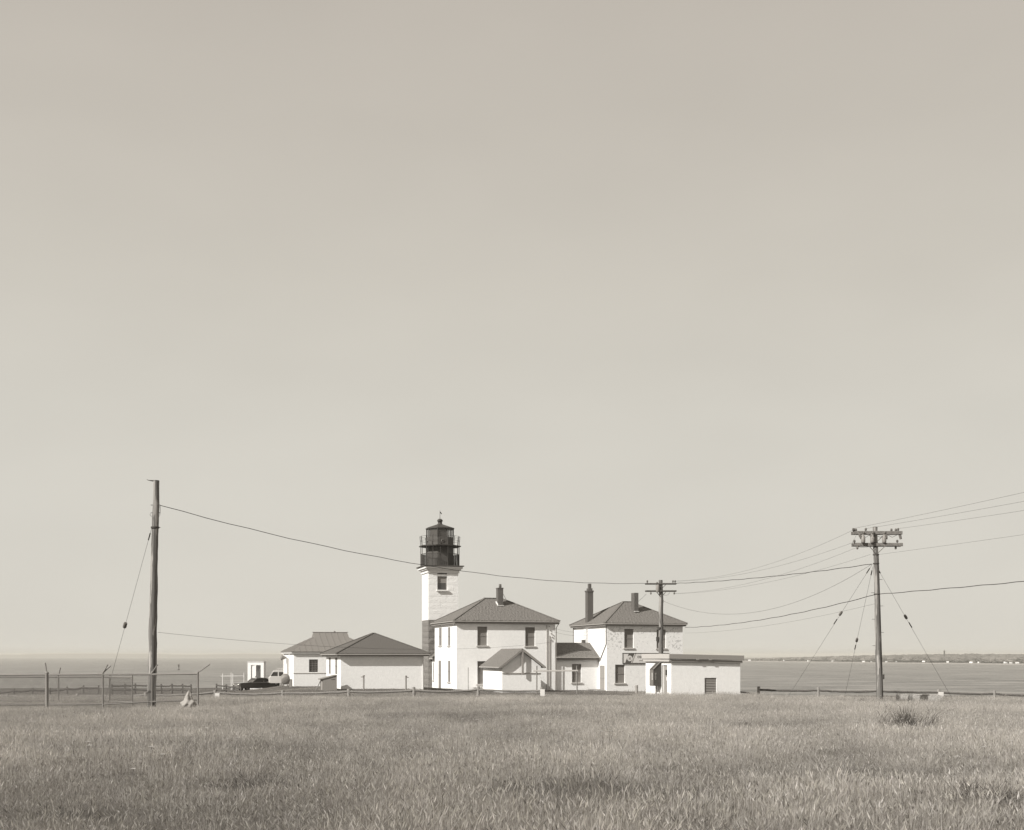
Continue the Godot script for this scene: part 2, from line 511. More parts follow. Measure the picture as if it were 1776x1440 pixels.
func tuft(at: Vector3, label: String, h: float, blades: int, spread: float, l: float, called := "grass_tuft"):
	rng.seed = int(at.x * 100) + 5000
	var root := thing(called, label, "grass tuft", at)
	var st := begin(); var s2 := begin()
	var knots := []
	for k in 9: knots.append([Vector3(rng.randfn(0, 0.45), 0, rng.randfn(0, 0.3)) * spread, rng.randf_range(0.45, 1.0), Vector3(rng.randfn(0.25, 0.5), 0, rng.randfn(0, 0.4)) * spread * 0.6])
	for b in blades:
		var q: Array = knots[rng.randi() % knots.size()]
		var a := rng.randf() * TAU; var r := sqrt(rng.randf()) * spread * 0.35
		var out := Vector3(cos(a), 0, sin(a))
		var hh: float = h * q[1] * rng.randf_range(0.4, 1.0)
		var foot: Vector3 = q[0] + out * r * 0.6 - Vector3(0, 0.05, 0)
		if b % 5 == 0: blade_into(s2, foot, hh * 1.1, 0.006, q[2] * 1.2 + out * r * 1.5, ltone(0.22), 0.06)
		else: blade_into(st, foot, hh, 0.009 + 0.004 * h, q[2] * rng.randf_range(0.3, 1.3) + out * r * 1.4, ltone(l * rng.randf_range(0.6, 1.5)))
		# small side leaves on the taller stems
		if b % 3 == 0:
			for k in 3:
				blade_into(st, foot + Vector3(0, hh * (0.25 + 0.2 * k), 0) + q[2] * 0.12 * k, hh * 0.22, 0.014, Vector3(rng.randfn(0, 0.12), 0, rng.randfn(0, 0.12)), ltone(l * rng.randf_range(0.7, 1.3)))
	part("leaves", done(st), M.blade, root)
	part("dry_stems", done(s2), M.blade, root)

func flower(at: Vector3, h: float, r: float, group: String):
	var root := thing("wildflower", "small flat-topped white wildflower on a thin stem in the grass", "flower", at, 0.0, group)
	var st := begin()
	tube(st, [Vector3(0, -0.05, 0), Vector3(0.01, h * 0.5, 0), Vector3(0.03, h, 0.01)], 0.004, 4)
	part("stem", done(st), M.rail_wood, root)
	var s2 := begin()
	for k in 14:
		var a := TAU * k / 14.0 + rng.randf() * 0.3; var q := r * (0.35 + 0.6 * (k % 3) / 2.0)
		var c := Vector3(0.03 + cos(a) * q, h + 0.015 - q * 0.2, 0.01 + sin(a) * q)
		var e := r * 0.28
		quad(s2, c + Vector3(-e, 0, 0), c + Vector3(0, 0.006, -e), c + Vector3(e, 0, 0), c + Vector3(0, 0.006, e))
	part("flower_head", done(s2), M.white_marker, root)

# ------------------------------------------------------------------ building pieces
# hip roof; x 0..w, z 0..-dp; ridge from x = r0 to r1 at z = -dp/2
func hip_mesh(w: float, dp: float, o: float, y0: float, r0: float, r1: float, y1: float) -> ArrayMesh:
	var st := begin()
	var a := Vector3(-o, y0, o); var b := Vector3(w + o, y0, o); var c := Vector3(w + o, y0, -dp - o); var d := Vector3(-o, y0, -dp - o)
	var p := Vector3(r0, y1, -dp / 2); var q := Vector3(r1, y1, -dp / 2)
	if r1 - r0 > 0.01:
		quad(st, a, p, q, b); quad(st, c, q, p, d)
	else:
		tri(st, a, p, b); tri(st, c, p, d)
	tri(st, d, p, a); tri(st, b, q, c)
	var k := Vector3(0, -0.07, 0)
	quad(st, a, b, b + k, a + k); quad(st, b, c, c + k, b + k); quad(st, c, d, d + k, c + k); quad(st, d, a, a + k, d + k)
	quad(st, a + k, b + k, c + k, d + k)
	return done(st)

func bar(called, a: Vector3, b: Vector3, w: float, h: float, m: Material, parent: Node3D) -> MeshInstance3D:
	# a straight square-edged bar from a to b
	var dir := (b - a).normalized()
	var side := dir.cross(Vector3.UP if abs(dir.y) < 0.95 else Vector3.RIGHT).normalized()
	var up := side.cross(dir)
	var o := part(called, chamfer_box(Vector3(w, h, (b - a).length())), m, parent)
	o.transform = Transform3D(Basis(side, up, -dir), (a + b) / 2.0)
	return o

func hip_roof(parent, w, dp, o, y0, r0, r1, y1, m) -> MeshInstance3D:
	var roof := part("roof", hip_mesh(w, dp, o, y0, r0, r1, y1), m, parent)
	var p := Vector3(r0, y1 + 0.015, -dp / 2); var q := Vector3(r1, y1 + 0.015, -dp / 2)
	for e in [[Vector3(-o, y0 + 0.015, o), p], [Vector3(-o, y0 + 0.015, -dp - o), p], [Vector3(w + o, y0 + 0.015, o), q], [Vector3(w + o, y0 + 0.015, -dp - o), q]]:
		bar("hip_cap", e[0], e[1], 0.2, 0.05, m, roof)
	if r1 - r0 > 0.1: bar("ridge_cap", p - Vector3(0.1, -0.01, 0), q + Vector3(0.1, 0.01, 0), 0.22, 0.06, m, roof)
	return roof

func eaves(parent, w, dp, o, y0, high):
	# fascia boards below the roof edge and a gutter on the two long sides
	var e: float = o - 0.09
	bx("fascia", Vector3(w + 2 * e, high, 0.05), Vector3(w / 2, y0 - 0.07 - high / 2, e), M.fascia, parent)
	bx("fascia", Vector3(w + 2 * e, high, 0.05), Vector3(w / 2, y0 - 0.07 - high / 2, -dp - e), M.fascia, parent)
	bx("fascia", Vector3(0.05, high, dp + 2 * e - 0.06), Vector3(-e, y0 - 0.07 - high / 2, -dp / 2), M.fascia, parent)
	bx("fascia", Vector3(0.05, high, dp + 2 * e - 0.06), Vector3(w + e, y0 - 0.07 - high / 2, -dp / 2), M.fascia, parent)
	# soffit
	bx("soffit", Vector3(w + 2 * e - 0.06, 0.04, dp + 2 * e - 0.06), Vector3(w / 2, y0 - 0.05 - high, -dp / 2), M.white_trim, parent)
	for z in [o - 0.01, -dp - o + 0.01]:
		bx("gutter", Vector3(w + 2 * o, 0.08, 0.12), Vector3(w / 2, y0 - 0.112, z), M.gutter, parent)
	for x in [-o + 0.01, w + o - 0.01]:
		bx("gutter", Vector3(0.12, 0.08, dp + 2 * o - 0.26), Vector3(x, y0 - 0.112, -dp / 2), M.gutter, parent)

# box of four walls; openings in the front and the left wall: [x0, x1, y0, y1, kind]
func four_walls(parent, w, dp, h, m, front: Array, left: Array, t := 0.3, m_left = null):
	part("front_wall", wall_mesh(w, h, t, front), m, parent)
	# the left wall runs from the back to the front when seen from outside; v counts from the front
	var flipped := []
	for o in left: flipped.append([dp - o[1], dp - o[0], o[2], o[3]])
	part("left_wall", wall_mesh(dp - t, h, t, flipped), m_left if m_left else m, parent, Vector3(0, 0, -dp), Vector3(0, -90, 0))
	part("right_wall", wall_mesh(dp - 2 * t, h, t, []), m, parent, Vector3(w, 0, -t), Vector3(0, 90, 0))
	part("back_wall", wall_mesh(w - t, h, t, []), m, parent, Vector3(w, 0, -dp), Vector3(0, 180, 0))

func front_window(parent, o: Array, m: Material, called := "boarded_window", recess := 0.16, sill := true):
	var win := bx(called, Vector3(o[1] - o[0] - 0.01, o[3] - o[2] - 0.01, 0.05), Vector3((o[0] + o[1]) / 2, (o[2] + o[3]) / 2, -recess), m, parent)
	bx("batten", Vector3(o[1] - o[0] - 0.04, 0.06, 0.03), Vector3(0, 0, 0.042), m, win)
	if sill: bx("sill", Vector3(o[1] - o[0] + 0.22, 0.13, 0.3), Vector3(0.0, -(o[3] - o[2]) / 2 - 0.068, recess - 0.06), M.sill, win)

func left_window(parent, o: Array, m: Material, called := "boarded_window", recess := 0.04, sill := true):
	# v0 .. v1 measured back from the front corner
	var win := bx(called, Vector3(0.05, o[3] - o[2] - 0.01, o[1] - o[0] - 0.01), Vector3(recess, (o[2] + o[3]) / 2, -(o[0] + o[1]) / 2), m, parent)
	bx("batten", Vector3(0.03, 0.06, o[1] - o[0] - 0.04), Vector3(-0.042, 0, 0), m, win)
	if sill: bx("sill", Vector3(0.3, 0.13, o[1] - o[0] + 0.22), Vector3(-recess + 0.06, -(o[3] - o[2]) / 2 - 0.068, 0), M.sill, win)

func chimney(parent, x, z, sx, sz, y0, y1, called := "chimney") -> MeshInstance3D:
	var st := begin()
	box_at(st, Vector3(x - sx / 2, y0, z - sz / 2), Vector3(x + sx / 2, y1, z + sz / 2))
	return part(called, done(st), M.brick, parent)

func place(x: float, d: float, y: float) -> Vector3: return Vector3(x, y, -d)

# ------------------------------------------------------------------ the buildings
func lift(list: Array, b: float) -> Array:        # heights above sea datum -> heights above the building's base
	var r := []
	for o in list: r.append([o[0], o[1], o[2] - b, o[3] - b])
	return r

func keepers_house():
	var b := -1.35
	var h := thing("keepers_house", "white two-storey house with one chimney on its hip roof, beside the lighthouse tower", "house", Vector3(-5.03, b, -110.0), TURN)
	var w := 9.43; var dp := 9.05
	var fw := lift([[1.95, 2.88, 2.90, 4.63], [6.52, 7.46, 2.86, 4.60], [1.95, 2.88, -0.62, 1.47]], b)
	var lw := lift([[6.06, 7.20, 2.95, 4.65], [2.49, 3.42, 2.92, 4.62], [2.49, 3.42, -0.48, 1.50], [6.3, 7.45, -1.25, 1.50]], b)
	four_walls(h, w, dp, 4.9 - b, M.white_wall, fw, lw)
	for o in fw: front_window(h, o, M.window_board)
	for k in 3: left_window(h, lw[k], M.window_board)
	left_window(h, lw[3], M.window_board, "door", 0.05, false)
	hip_roof(h, w, dp, 0.36, 5.2 - b, 3.85, 5.55, 7.45 - b, M.shingle)
	eaves(h, w, dp, 0.36, 5.2 - b, 0.24)
	# chimney with a pot and pale flashing at its foot
	var c := chimney(h, 4.95, -3.15, 0.5, 0.7, 6.2 - b, 8.28 - b)
	bx("cap", Vector3(0.56, 0.1, 0.76), Vector3(4.95, 8.33 - b, -3.15), M.brick, c)
	part("pot", lathe([Vector2(0.0, 0.0), Vector2(0.13, 0.0), Vector2(0.12, 0.36), Vector2(0.09, 0.36), Vector2(0.09, 0.1)], 12), M.brick, c, Vector3(4.98, 8.37 - b, -3.1))
	var k0 := Vector3(4.95, 0, 0)
	bar("flashing", Vector3(4.66, 6.69 - b, -2.74), Vector3(5.24, 6.69 - b, -2.74), 0.16, 0.05, M.white_trim, c)
	bar("flashing", Vector3(4.67, 6.73 - b, -2.74), Vector3(4.67, 7.08 - b, -3.48), 0.05, 0.16, M.white_trim, c)
	bar("stay", Vector3(5.2, 7.9 - b, -3.0), Vector3(5.75, 7.1 - b, -3.4), 0.03, 0.03, M.wire, c)
	# pipes and fittings at the right end of the front
	for p in [[8.59, 4.8], [8.84, 3.85]]:
		part("conduit", tube_mesh([Vector3(p[0], 0.05, 0.06), Vector3(p[0], p[1] - b, 0.06)], 0.035, 8), M.pipe_grey, h)
	for q in [[9.0, 4.05, 0.05], [8.9, 4.35, 0.04], [9.12, 3.7, 0.05], [8.98, 3.45, 0.06], [9.2, 3.9, 0.04], [8.84, 4.7, 0.05]]:
		bx("bracket", Vector3(q[2] * 2, q[2] * 2, 0.1), Vector3(q[0], q[1] - b, 0.055), M.pipe_grey, h)
	part("downspout", tube_mesh([Vector3(w + 0.3, 5.0 - b, 0.3), Vector3(w + 0.08, 4.55 - b, 0.05), Vector3(w + 0.08, 0.1, 0.05)], 0.045, 8), M.fascia, h)
	# gabled entry built out from the front
	var pz := 6.46
	var py0 := 0.97; var x0 := 2.47; var x1 := 5.97; var xm := 4.22
	var st := begin()
	var g := [Vector2(x0, 0.0), Vector2(x1, 0.0), Vector2(x1, 1.05 - b), Vector2(xm, 2.38 - b), Vector2(x0, 1.05 - b)]
	part("entry_wall", prism(g, 0.004, pz), M.white_wall, h)
	for s in [-1.0, 1.0]:
		var lo := Vector2(xm + s * 2.05, 0.94 - b); var hi := Vector2(xm, 2.50 - b)
		var pol := [lo, Vector2(lo.x, lo.y + 0.1), Vector2(hi.x, hi.y + 0.1), hi]
		if s < 0: pol.reverse()
		var slope := part("entry_roof", prism(pol, 0.01, pz + 0.3), M.shingle, h)
		var r0 := Vector3(xm + s * 2.03, 0.95 - b, pz + 0.32); var r1 := Vector3(xm + s * 0.02, 2.48 - b, pz + 0.32)
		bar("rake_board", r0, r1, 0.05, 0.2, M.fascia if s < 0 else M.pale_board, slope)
		bar("gutter", Vector3(xm + s * 2.09, 0.95 - b, 0.05), Vector3(xm + s * 2.09, 0.95 - b, pz + 0.28), 0.1, 0.1, M.gutter, slope)
	bx("king_post", Vector3(0.17, 2.1, 0.14), Vector3(xm + 0.02, 1.36 - b, pz + 0.26), M.pale_board, h)
	bx("ledge", Vector3(3.52, 0.07, 0.07), Vector3(xm, 0.46 - b, pz + 0.037), M.sill, h)
	# low front step under the half hidden ground floor window
	bx("step", Vector3(0.8, 0.3, 0.5), Vector3(1.9, 0.3, 0.255), M.concrete, h)
	# one-storey link running on to the second house, set back a little from the front
	link_building(b)

func link_building(b: float):
	var base := Vector3(-5.03, b, -110.0)
	var t := Basis(Vector3.UP, TURN * ROOT_DEG)
	var h := thing("link_building", "low white one-storey link with a dark pitched roof joining the two houses", "building", base + t * Vector3(9.44, 0, -0.3), TURN)
	var w := 4.36; var dp := 4.6
	var fw := lift([[1.75, 2.67, -0.54, 1.19]], b)
	part("front_wall", wall_mesh(w, 1.75 - b, 0.3, fw), M.white_wall, h)
	part("back_wall", wall_mesh(w, 1.75 - b, 0.3, []), M.white_wall, h, Vector3(w, 0, -dp), Vector3(0, 180, 0))
	front_window(h, fw[0], M.window_board)
	for s in [1.0, -1.0]:
		var zc := -dp / 2
		var ze: float = zc + s * (dp / 2 + 0.36)
		var st := begin()
		var a := Vector3(0.01, 1.86 - b, ze); var c := Vector3(0.01, 3.22 - b, zc)
		var dx := Vector3(w - 0.02, 0, 0); var k := Vector3(0, -0.1, 0)
		quad(st, a, c, c + dx, a + dx); quad(st, a + k, a + dx + k, c + dx + k, c + k)
		quad(st, a, a + dx, a + dx + k, a + k); quad(st, a, a + k, c + k, c); quad(st, a + dx, c + dx, c + dx + k, a + dx + k)
		var slope := part("roof", done(st), M.shingle, h)
		bx("fascia", Vector3(w - 0.03, 0.2, 0.05), Vector3(w / 2, 1.655 - b, ze - s * 0.06), M.fascia, slope)
		bx("gutter", Vector3(w - 0.03, 0.11, 0.11), Vector3(w / 2, 1.80 - b, ze + s * 0.06), M.gutter, slope)
	bx("gable", Vector3(0.2, 1.3, 2.2), Vector3(0.12, 2.3 - b, -dp / 2), M.white_wall, h)
	bx("small_vent", Vector3(0.3, 0.35, 0.35), Vector3(3.75, 3.32 - b, -dp / 2 - 0.1), M.brick, h)
	bx("bench_stone", Vector3(1.4, 0.16, 0.5), Vector3(3.6, 0.12, 1.0), M.concrete, h)

func second_house():
	var b := -1.5
	var h := thing("keepers_house", "white two-storey house with peeling paint and a tall brick stack on its flank", "house", Vector3(8.77, b, -112.0), TURN)
	var w := 7.63; var dp := 9.29
	var fw := lift([[1.74, 2.66, 2.70, 4.46], [4.98, 5.92, 2.66, 4.43], [0.83, 1.80, -0.57, 1.14], [4.6, 5.5, -0.57, 1.14]], b)
	var lw := lift([[0.56, 1.86, -1.3, 1.04]], b)
	four_walls(h, w, dp, 4.75 - b, M.peeling_wall, fw, lw, 0.3, M.white_wall)
	for o in fw: front_window(h, o, M.window_board)
	left_window(h, lw[0], M.grey_door, "door", 0.05, false)
	hip_roof(h, w, dp, 0.34, 5.02 - b, 3.45, 4.25, 7.2 - b, M.shingle)
	eaves(h, w, dp, 0.34, 5.02 - b, 0.22)
	var c := chimney(h, 3.8, -2.5, 0.42, 0.8, 5.6 - b, 7.95 - b)
	bar("flashing", Vector3(3.55, 6.17 - b, -2.04), Vector3(4.05, 6.17 - b, -2.04), 0.16, 0.05, M.white_trim, c)
	bar("stay", Vector3(4.0, 7.0 - b, -2.5), Vector3(5.2, 7.9 - b, -3.0), 0.02, 0.02, M.wire, c)
	# tall stack on the left flank
	var s := chimney(h, 0.22, -5.35, 0.58, 0.66, 5.0 - b, 8.15 - b, "stack")
	bx("cap", Vector3(0.68, 0.14, 0.76), Vector3(0.22, 8.2 - b, -5.35), M.brick, s)
	bx("shoulder", Vector3(0.44, 0.22, 0.5), Vector3(0.25, 8.38 - b, -5.35), M.brick, s)
	bx("flue", Vector3(0.28, 0.45, 0.3), Vector3(0.25, 8.71 - b, -5.35), M.brick, s)
	bx("breast", Vector3(0.26, 6.05, 0.66), Vector3(-0.132, 3.03, -5.35), M.peeling_breast, h)
	# open slatted vent on the far slope
	var v := bx("roof_vent", Vector3(0.9, 0.2, 0.5), Vector3(4.9, 6.15 - b, -6.6), M.brick, h)
	for k in 4: bx("post", Vector3(0.09, 0.4, 0.12), Vector3(-0.4 + 0.26 * k, 0.3, 0), M.brick, v)
	bx("cover", Vector3(0.95, 0.06, 0.5), Vector3(0, 0.535, 0), M.brick, v)
	# pipe running down the left flank and along the low roof
	part("downspout", tube_mesh([Vector3(-0.05, 4.85 - b, -0.05), Vector3(-0.05, 3.05 - b, -0.05), Vector3(-0.05, 2.95 - b, -0.15), Vector3(-0.05, 1.45 - b, -1.8)], 0.045, 8), M.fascia, h)
	part("downspout", tube_mesh([Vector3(-0.05, 4.85 - b, -dp + 0.05), Vector3(-0.05, 0.1, -dp + 0.05)], 0.045, 8), M.fascia, h)
	bx("door_step", Vector3(0.9, 0.25, 1.6), Vector3(-0.455, 0.16, -1.0), M.concrete, h)

func coast_sign():
	var t := Basis(Vector3.UP, TURN * ROOT_DEG)
	var at := Vector3(8.77, 1.25, -112.0) + t * Vector3(1.57, 0, 0.06)
	var s := thing("station_sign", "long white sign with a slanting stripe, shield emblem and dark lettering on the house wall", "sign", at, TURN)
	var w := 4.6; var hh := 0.96
	bx("board", Vector3(w, hh, 0.06), Vector3(w / 2, hh / 2, 0), M.sign_white, s)
	for e in [[Vector3(w + 0.1, 0.07, 0.09), Vector3(w / 2, hh - 0.02, 0.004)], [Vector3(w + 0.1, 0.07, 0.09), Vector3(w / 2, 0.02, 0.004)], [Vector3(0.07, hh - 0.1, 0.09), Vector3(0.0, hh / 2, 0.004)], [Vector3(0.07, hh - 0.1, 0.09), Vector3(w, hh / 2, 0.004)]]:
		bx("frame", e[0], e[1], M.sign_dark, s)
	var z := 0.032
	part("stripe", prism([Vector2(0.22, 0.06), Vector2(0.78, 0.06), Vector2(1.12, 0.9), Vector2(0.56, 0.9)], z, z + 0.006), M.sign_dark, s)
	part("thin_stripe", prism([Vector2(0.86, 0.06), Vector2(0.94, 0.06), Vector2(1.28, 0.9), Vector2(1.20, 0.9)], z, z + 0.006), M.sign_mid, s)
	var disc := []
	for k in 28:
		var r := 0.25 + 0.025 * (k % 2)
		disc.append(Vector2(0.67 + cos(TAU * k / 28.0) * r, 0.47 + sin(TAU * k / 28.0) * r))
	var e := part("emblem", prism(disc, z + 0.006, z + 0.012), M.sign_white, s)
	part("shield", prism([Vector2(0.57, 0.53), Vector2(0.57, 0.42), Vector2(0.67, 0.34), Vector2(0.77, 0.42), Vector2(0.77, 0.53)], z + 0.012, z + 0.016), M.sign_mid, e)
	for a in [40.0, -40.0]:
		bx("anchor", Vector3(0.04, 0.42, 0.004), Vector3(0.67, 0.47, z + 0.0145), M.sign_mid, e, Vector3(0, 0, a))
	var f := SystemFont.new(); f.font_names = PackedStringArray(["Droid Sans"]); f.font_weight = 700
	var tm := TextMesh.new(); tm.font = f; tm.text = "COAST GUARD"; tm.font_size = 64; tm.pixel_size = 0.0046; tm.depth = 0.01
	tm.horizontal_alignment = HORIZONTAL_ALIGNMENT_LEFT
	part("lettering", tm, M.sign_dark, s, Vector3(1.42, 0.6, z + 0.008))
	# the second line is too small to read in the picture: plain strokes of its length
	for q in [[1.6, 1.9], [2.0, 2.55]]:
		bx("small_lettering", Vector3(q[1] - q[0], 0.08, 0.006), Vector3((q[0] + q[1]) / 2, 0.26, z + 0.003), M.sign_mid, s)

func utility_shed():
	var b := -1.15
	var h := thing("utility_shed", "low white flat-roofed shed with a louvred vent standing in tall grass", "shed", Vector3(11.57, b, -88.0), TURN)
	var w := 5.54; var dp := 4.78
	var fw := lift([[2.66, 3.62, -1.05, 0.35]], b)
	var lw := lift([[0.70, 1.50, -1.05, 1.28]], b)
	four_walls(h, w, dp, 1.52 - b, M.white_wall, fw, lw, 0.2)
	# sloping flat roof: two fascia boards with a shadow gap between them
	var tilt := Vector3(0, 0, -1.15)
	var r := bx("roof", Vector3(w + 0.4, 0.1, dp + 0.4), Vector3(w / 2 - 0.02, 2.00 - b, -dp / 2), M.grey_door, h, tilt)
	for z in [dp / 2 + 0.16, -dp / 2 - 0.16]:
		bx("upper_fascia", Vector3(w + 0.44, 0.36, 0.06), Vector3(0, -0.13, z + 0.06 * sign(z)), M.grey_door, r)
		bx("lower_fascia", Vector3(w + 0.34, 0.17, 0.05), Vector3(-0.03, -0.435, z - 0.03 * sign(z)), M.grey_door, r)
	for x in [-w / 2 - 0.16, w / 2 + 0.16]:
		bx("upper_fascia", Vector3(0.06, 0.36, dp + 0.36), Vector3(x + 0.055 * sign(x), -0.13, 0), M.sill, r)
		bx("lower_fascia", Vector3(0.05, 0.17, dp + 0.2), Vector3(x - 0.03 * sign(x), -0.435, 0), M.sill, r)
	bx("soffit", Vector3(w + 0.2, 0.03, dp + 0.2), Vector3(0, -0.36, 0), M.grey_door, r)
	for x in [-0.75, 0.25]: bx("scupper", Vector3(0.24, 0.08, 0.05), Vector3(x, -0.33, dp / 2 + 0.262), M.fascia, r)
	# louvred vent
	var o: Array = fw[0]
	var v := bx("vent_frame", Vector3(0.94, 1.39, 0.04), Vector3(3.14, (o[2] + o[3]) / 2, -0.13), M.fascia, h)
	for k in 11: bx("slat", Vector3(0.9, 0.11, 0.02), Vector3(0, -0.6 + 0.12 * k, 0.05), M.grey_door, v, Vector3(-35, 0, 0))
	# door on the left side
	var dr := bx("door", Vector3(0.05, 2.31, 0.79), Vector3(0.12, (lw[0][2] + lw[0][3]) / 2, -1.1), M.pale_board, h)
	bx("door_pane", Vector3(0.02, 0.4, 0.36), Vector3(-0.035, 0.62, 0.08), M.glass, dr)
	bx("notice", Vector3(0.01, 0.25, 0.16), Vector3(-0.032, 0.16, 0.12), M.sign_white, dr)
	bx("jamb_shadow_strip", Vector3(0.08, 2.35, 0.06), Vector3(-0.02, (lw[0][2] + lw[0][3]) / 2, -1.56), M.fascia, h)  # dark strip standing in for the shadow along the door jamb

func wall_cabinet():
	var t := Basis(Vector3.UP, TURN * ROOT_DEG)
	var at := Vector3(11.57, -0.98, -88.0) + t * Vector3(-0.01, 0, -1.75)
	var c := thing("wall_cabinet", "dark slope-topped cabinet with pale lettering on the shed wall beside the door", "cabinet", at, TURN)
	# profile seen from the front: tall against the wall, lower at its outer edge
	var poly := [Vector2(-0.62, 0.72), Vector2(-0.012, 0.72), Vector2(-0.012, 2.42), Vector2(-0.12, 2.42), Vector2(-0.62, 1.95)]
	part("case", prism(poly, -0.75, 0.0), M.cabinet, c)
	bar("top_edge", Vector3(-0.66, 1.95, 0.02), Vector3(-0.1, 2.48, 0.02), 0.05, 0.06, M.pale_board, c)
	bx("side_panel", Vector3(0.02, 1.16, 0.7), Vector3(-0.635, 1.34, -0.375), M.cabinet_lit_side, c)  # left face coloured lighter than the case to paint in the sun on it
	for k in 6:
		bx("lettering", Vector3(0.012, 0.06, 0.12), Vector3(-0.652, 1.2 + 0.09 * k, -0.2), M.sign_white, c)
		bx("lettering", Vector3(0.05 + 0.03 * (k % 3), 0.05, 0.01), Vector3(-0.46, 1.2 + 0.09 * k, 0.006), M.sign_mid, c)
	bx("post", Vector3(0.08, 1.0, 0.08), Vector3(-0.3, 0.25, -0.3), M.galvanised, c)

func tower():
	var b := -1.5
	var h := thing("lighthouse_tower", "square stone lighthouse tower, white above and bare granite below, with a dark lantern", "lighthouse", Vector3(-8.29, b, -120.0), TURN)
	var w := 3.05
	var core := begin()
	box_at(core, Vector3(0.33, 0, -w + 0.33), Vector3(w - 0.33, 10.2 - b, -0.33))
	part("core", done(core), M.mortar, h)
	# courses of rough blocks, each block a piece of its own
	var variants := []
	for k in 5: variants.append([])
	rng.seed = 404
	var course := 0.585
	var rows := 20
	for r in rows:
		var y0 := r * course; var yw := y0 + b
		var painted := yw > 5.2
		var m: Material = M.white_stone if painted else M.granite
		var split := 0.4 if r % 2 == 0 else 0.62
		for side in 4:
			var long_face := (side + r) % 2 == 0
			var a0 := 0.0 if long_face else 0.34; var a1 := w if long_face else w - 0.34
			var cut := a0 + (a1 - a0) * (split + rng.randf_range(-0.05, 0.05))
			var ends := [[a0, cut], [cut, a1]]
			for e in ends:
				# leave the window opening in the front face free
				var cells := [e]
				if side == 0 and yw + course > 8.5 and yw < 9.95:
					cells = []
					if e[0] < 0.92: cells.append([e[0], min(e[1], 0.92)])
					if e[1] > 1.90: cells.append([max(e[0], 1.90), e[1]])
				for q in cells:
					if q[1] - q[0] < 0.05: continue
					var blk := part("stone", stone_mesh(q[1] - q[0] - (0.008 if painted else 0.02), course - (0.008 if painted else 0.018), 0.34, rng.randi() % 9999, 0.005 if painted else 0.025), m, h)
					var along: float = (q[0] + q[1]) / 2
					match side:
						0: blk.position = Vector3(along, y0 + course / 2, -0.17)
						1:
							blk.position = Vector3(0.17, y0 + course / 2, -along); blk.rotation_degrees.y = -90
						2:
							blk.position = Vector3(along, y0 + course / 2, -w + 0.17); blk.rotation_degrees.y = 180
						3:
							blk.position = Vector3(w - 0.17, y0 + course / 2, -along); blk.rotation_degrees.y = 90
	# window
	var win := bx("window", Vector3(0.96, 1.42, 0.05), Vector3(1.41, 9.22 - b, -0.2), M.glass, h)
	bx("sash", Vector3(0.96, 0.07, 0.05), Vector3(0, 0.0, 0.03), M.window_board, win)
	bx("blind", Vector3(0.9, 0.66, 0.02), Vector3(0, 0.35, 0.036), M.fascia, win)
	for x in [-0.45, 0.45]: bx("jamb", Vector3(0.07, 1.42, 0.06), Vector3(x, 0, 0.04), M.window_board, win)
	bx("sill", Vector3(1.2, 0.14, 0.4), Vector3(0, -0.78, 0.2), M.white_trim, win)
	bx("lintel", Vector3(1.0, 0.2, 0.3), Vector3(0, 0.75, 0.04), M.white_stone, win)
	# cornice of three steps
	var c := w / 2
	for s in [[0.10, 10.2, 10.48], [0.24, 10.48, 10.62], [0.38, 10.62, 10.84]]:
		bx("cornice", Vector3(w + 2 * s[0], s[2] - s[1] - 0.003, w + 2 * s[0]), Vector3(c, (s[1] + s[2]) / 2 - b, -c), M.white_trim, h)
	# lantern, turned with the tower
	var deck := bx("gallery_deck", Vector3(w + 1.0, 0.09, w + 1.0), Vector3(c, 10.89 - b, -c), M.iron_deck, h)
	var top := Vector3(c, 0, -c)
	part("watch_room", lathe([Vector2(0.0, 10.94 - b), Vector2(1.38, 10.94 - b), Vector2(1.38, 12.9 - b), Vector2(0.0, 12.9 - b)], 8, false), M.lantern_brown, h, top)
	part("upper_gallery", lathe([Vector2(0.0, 12.9 - b), Vector2(2.12, 12.9 - b), Vector2(2.16, 13.0 - b), Vector2(0.0, 13.0 - b)], 8, false), M.iron_deck, h, top)
	part("lantern_base", lathe([Vector2(0.0, 13.0 - b), Vector2(1.38, 13.0 - b), Vector2(1.38, 13.85 - b), Vector2(0.0, 13.85 - b)], 8, false), M.lantern_brown, h, top)
	for k in 8:
		var a := TAU * (k + 0.5) / 8.0; var a2 := TAU * (k + 1.5) / 8.0
		var p := Vector3(cos(a), 0, sin(a)); var q := Vector3(cos(a2), 0, sin(a2))
		bar("mullion", top + p * 1.36 + Vector3(0, 13.83 - b, 0), top + p * 1.36 + Vector3(0, 14.72 - b, 0), 0.09, 0.09, M.iron, h)
		var st := begin()
		var lo := Vector3(0, 13.86 - b, 0); var hi := Vector3(0, 14.68 - b, 0)
		quad(st, top + p * 1.33 + lo, top + p * 1.33 + hi, top + q * 1.33 + hi, top + q * 1.33 + lo)
		part("pane", done(st), M.lantern_pane, h)
		if k in [1, 2, 5]:
			var st2 := begin()
			var i0 := p * 1.22; var i1 := q * 1.22
			quad(st2, top + i0 + lo, top + i0 + hi, top + i1 + hi, top + i1 + lo)
			part("blanking_panel", done(st2), M.lantern_brown, h)
		# porthole vents in the lantern base
		var f := (p + q) / 2.0
		if k % 2 == 1:
			var ring := part("vent_ring", lathe([Vector2(0.10, 0.0), Vector2(0.15, 0.0), Vector2(0.15, 0.05), Vector2(0.10, 0.05)], 16), M.galvanised, h, top + f.normalized() * 1.275 + Vector3(0, 13.45 - b, 0))
			ring.basis = Basis(f.normalized().cross(Vector3.UP), f.normalized(), Vector3.UP)
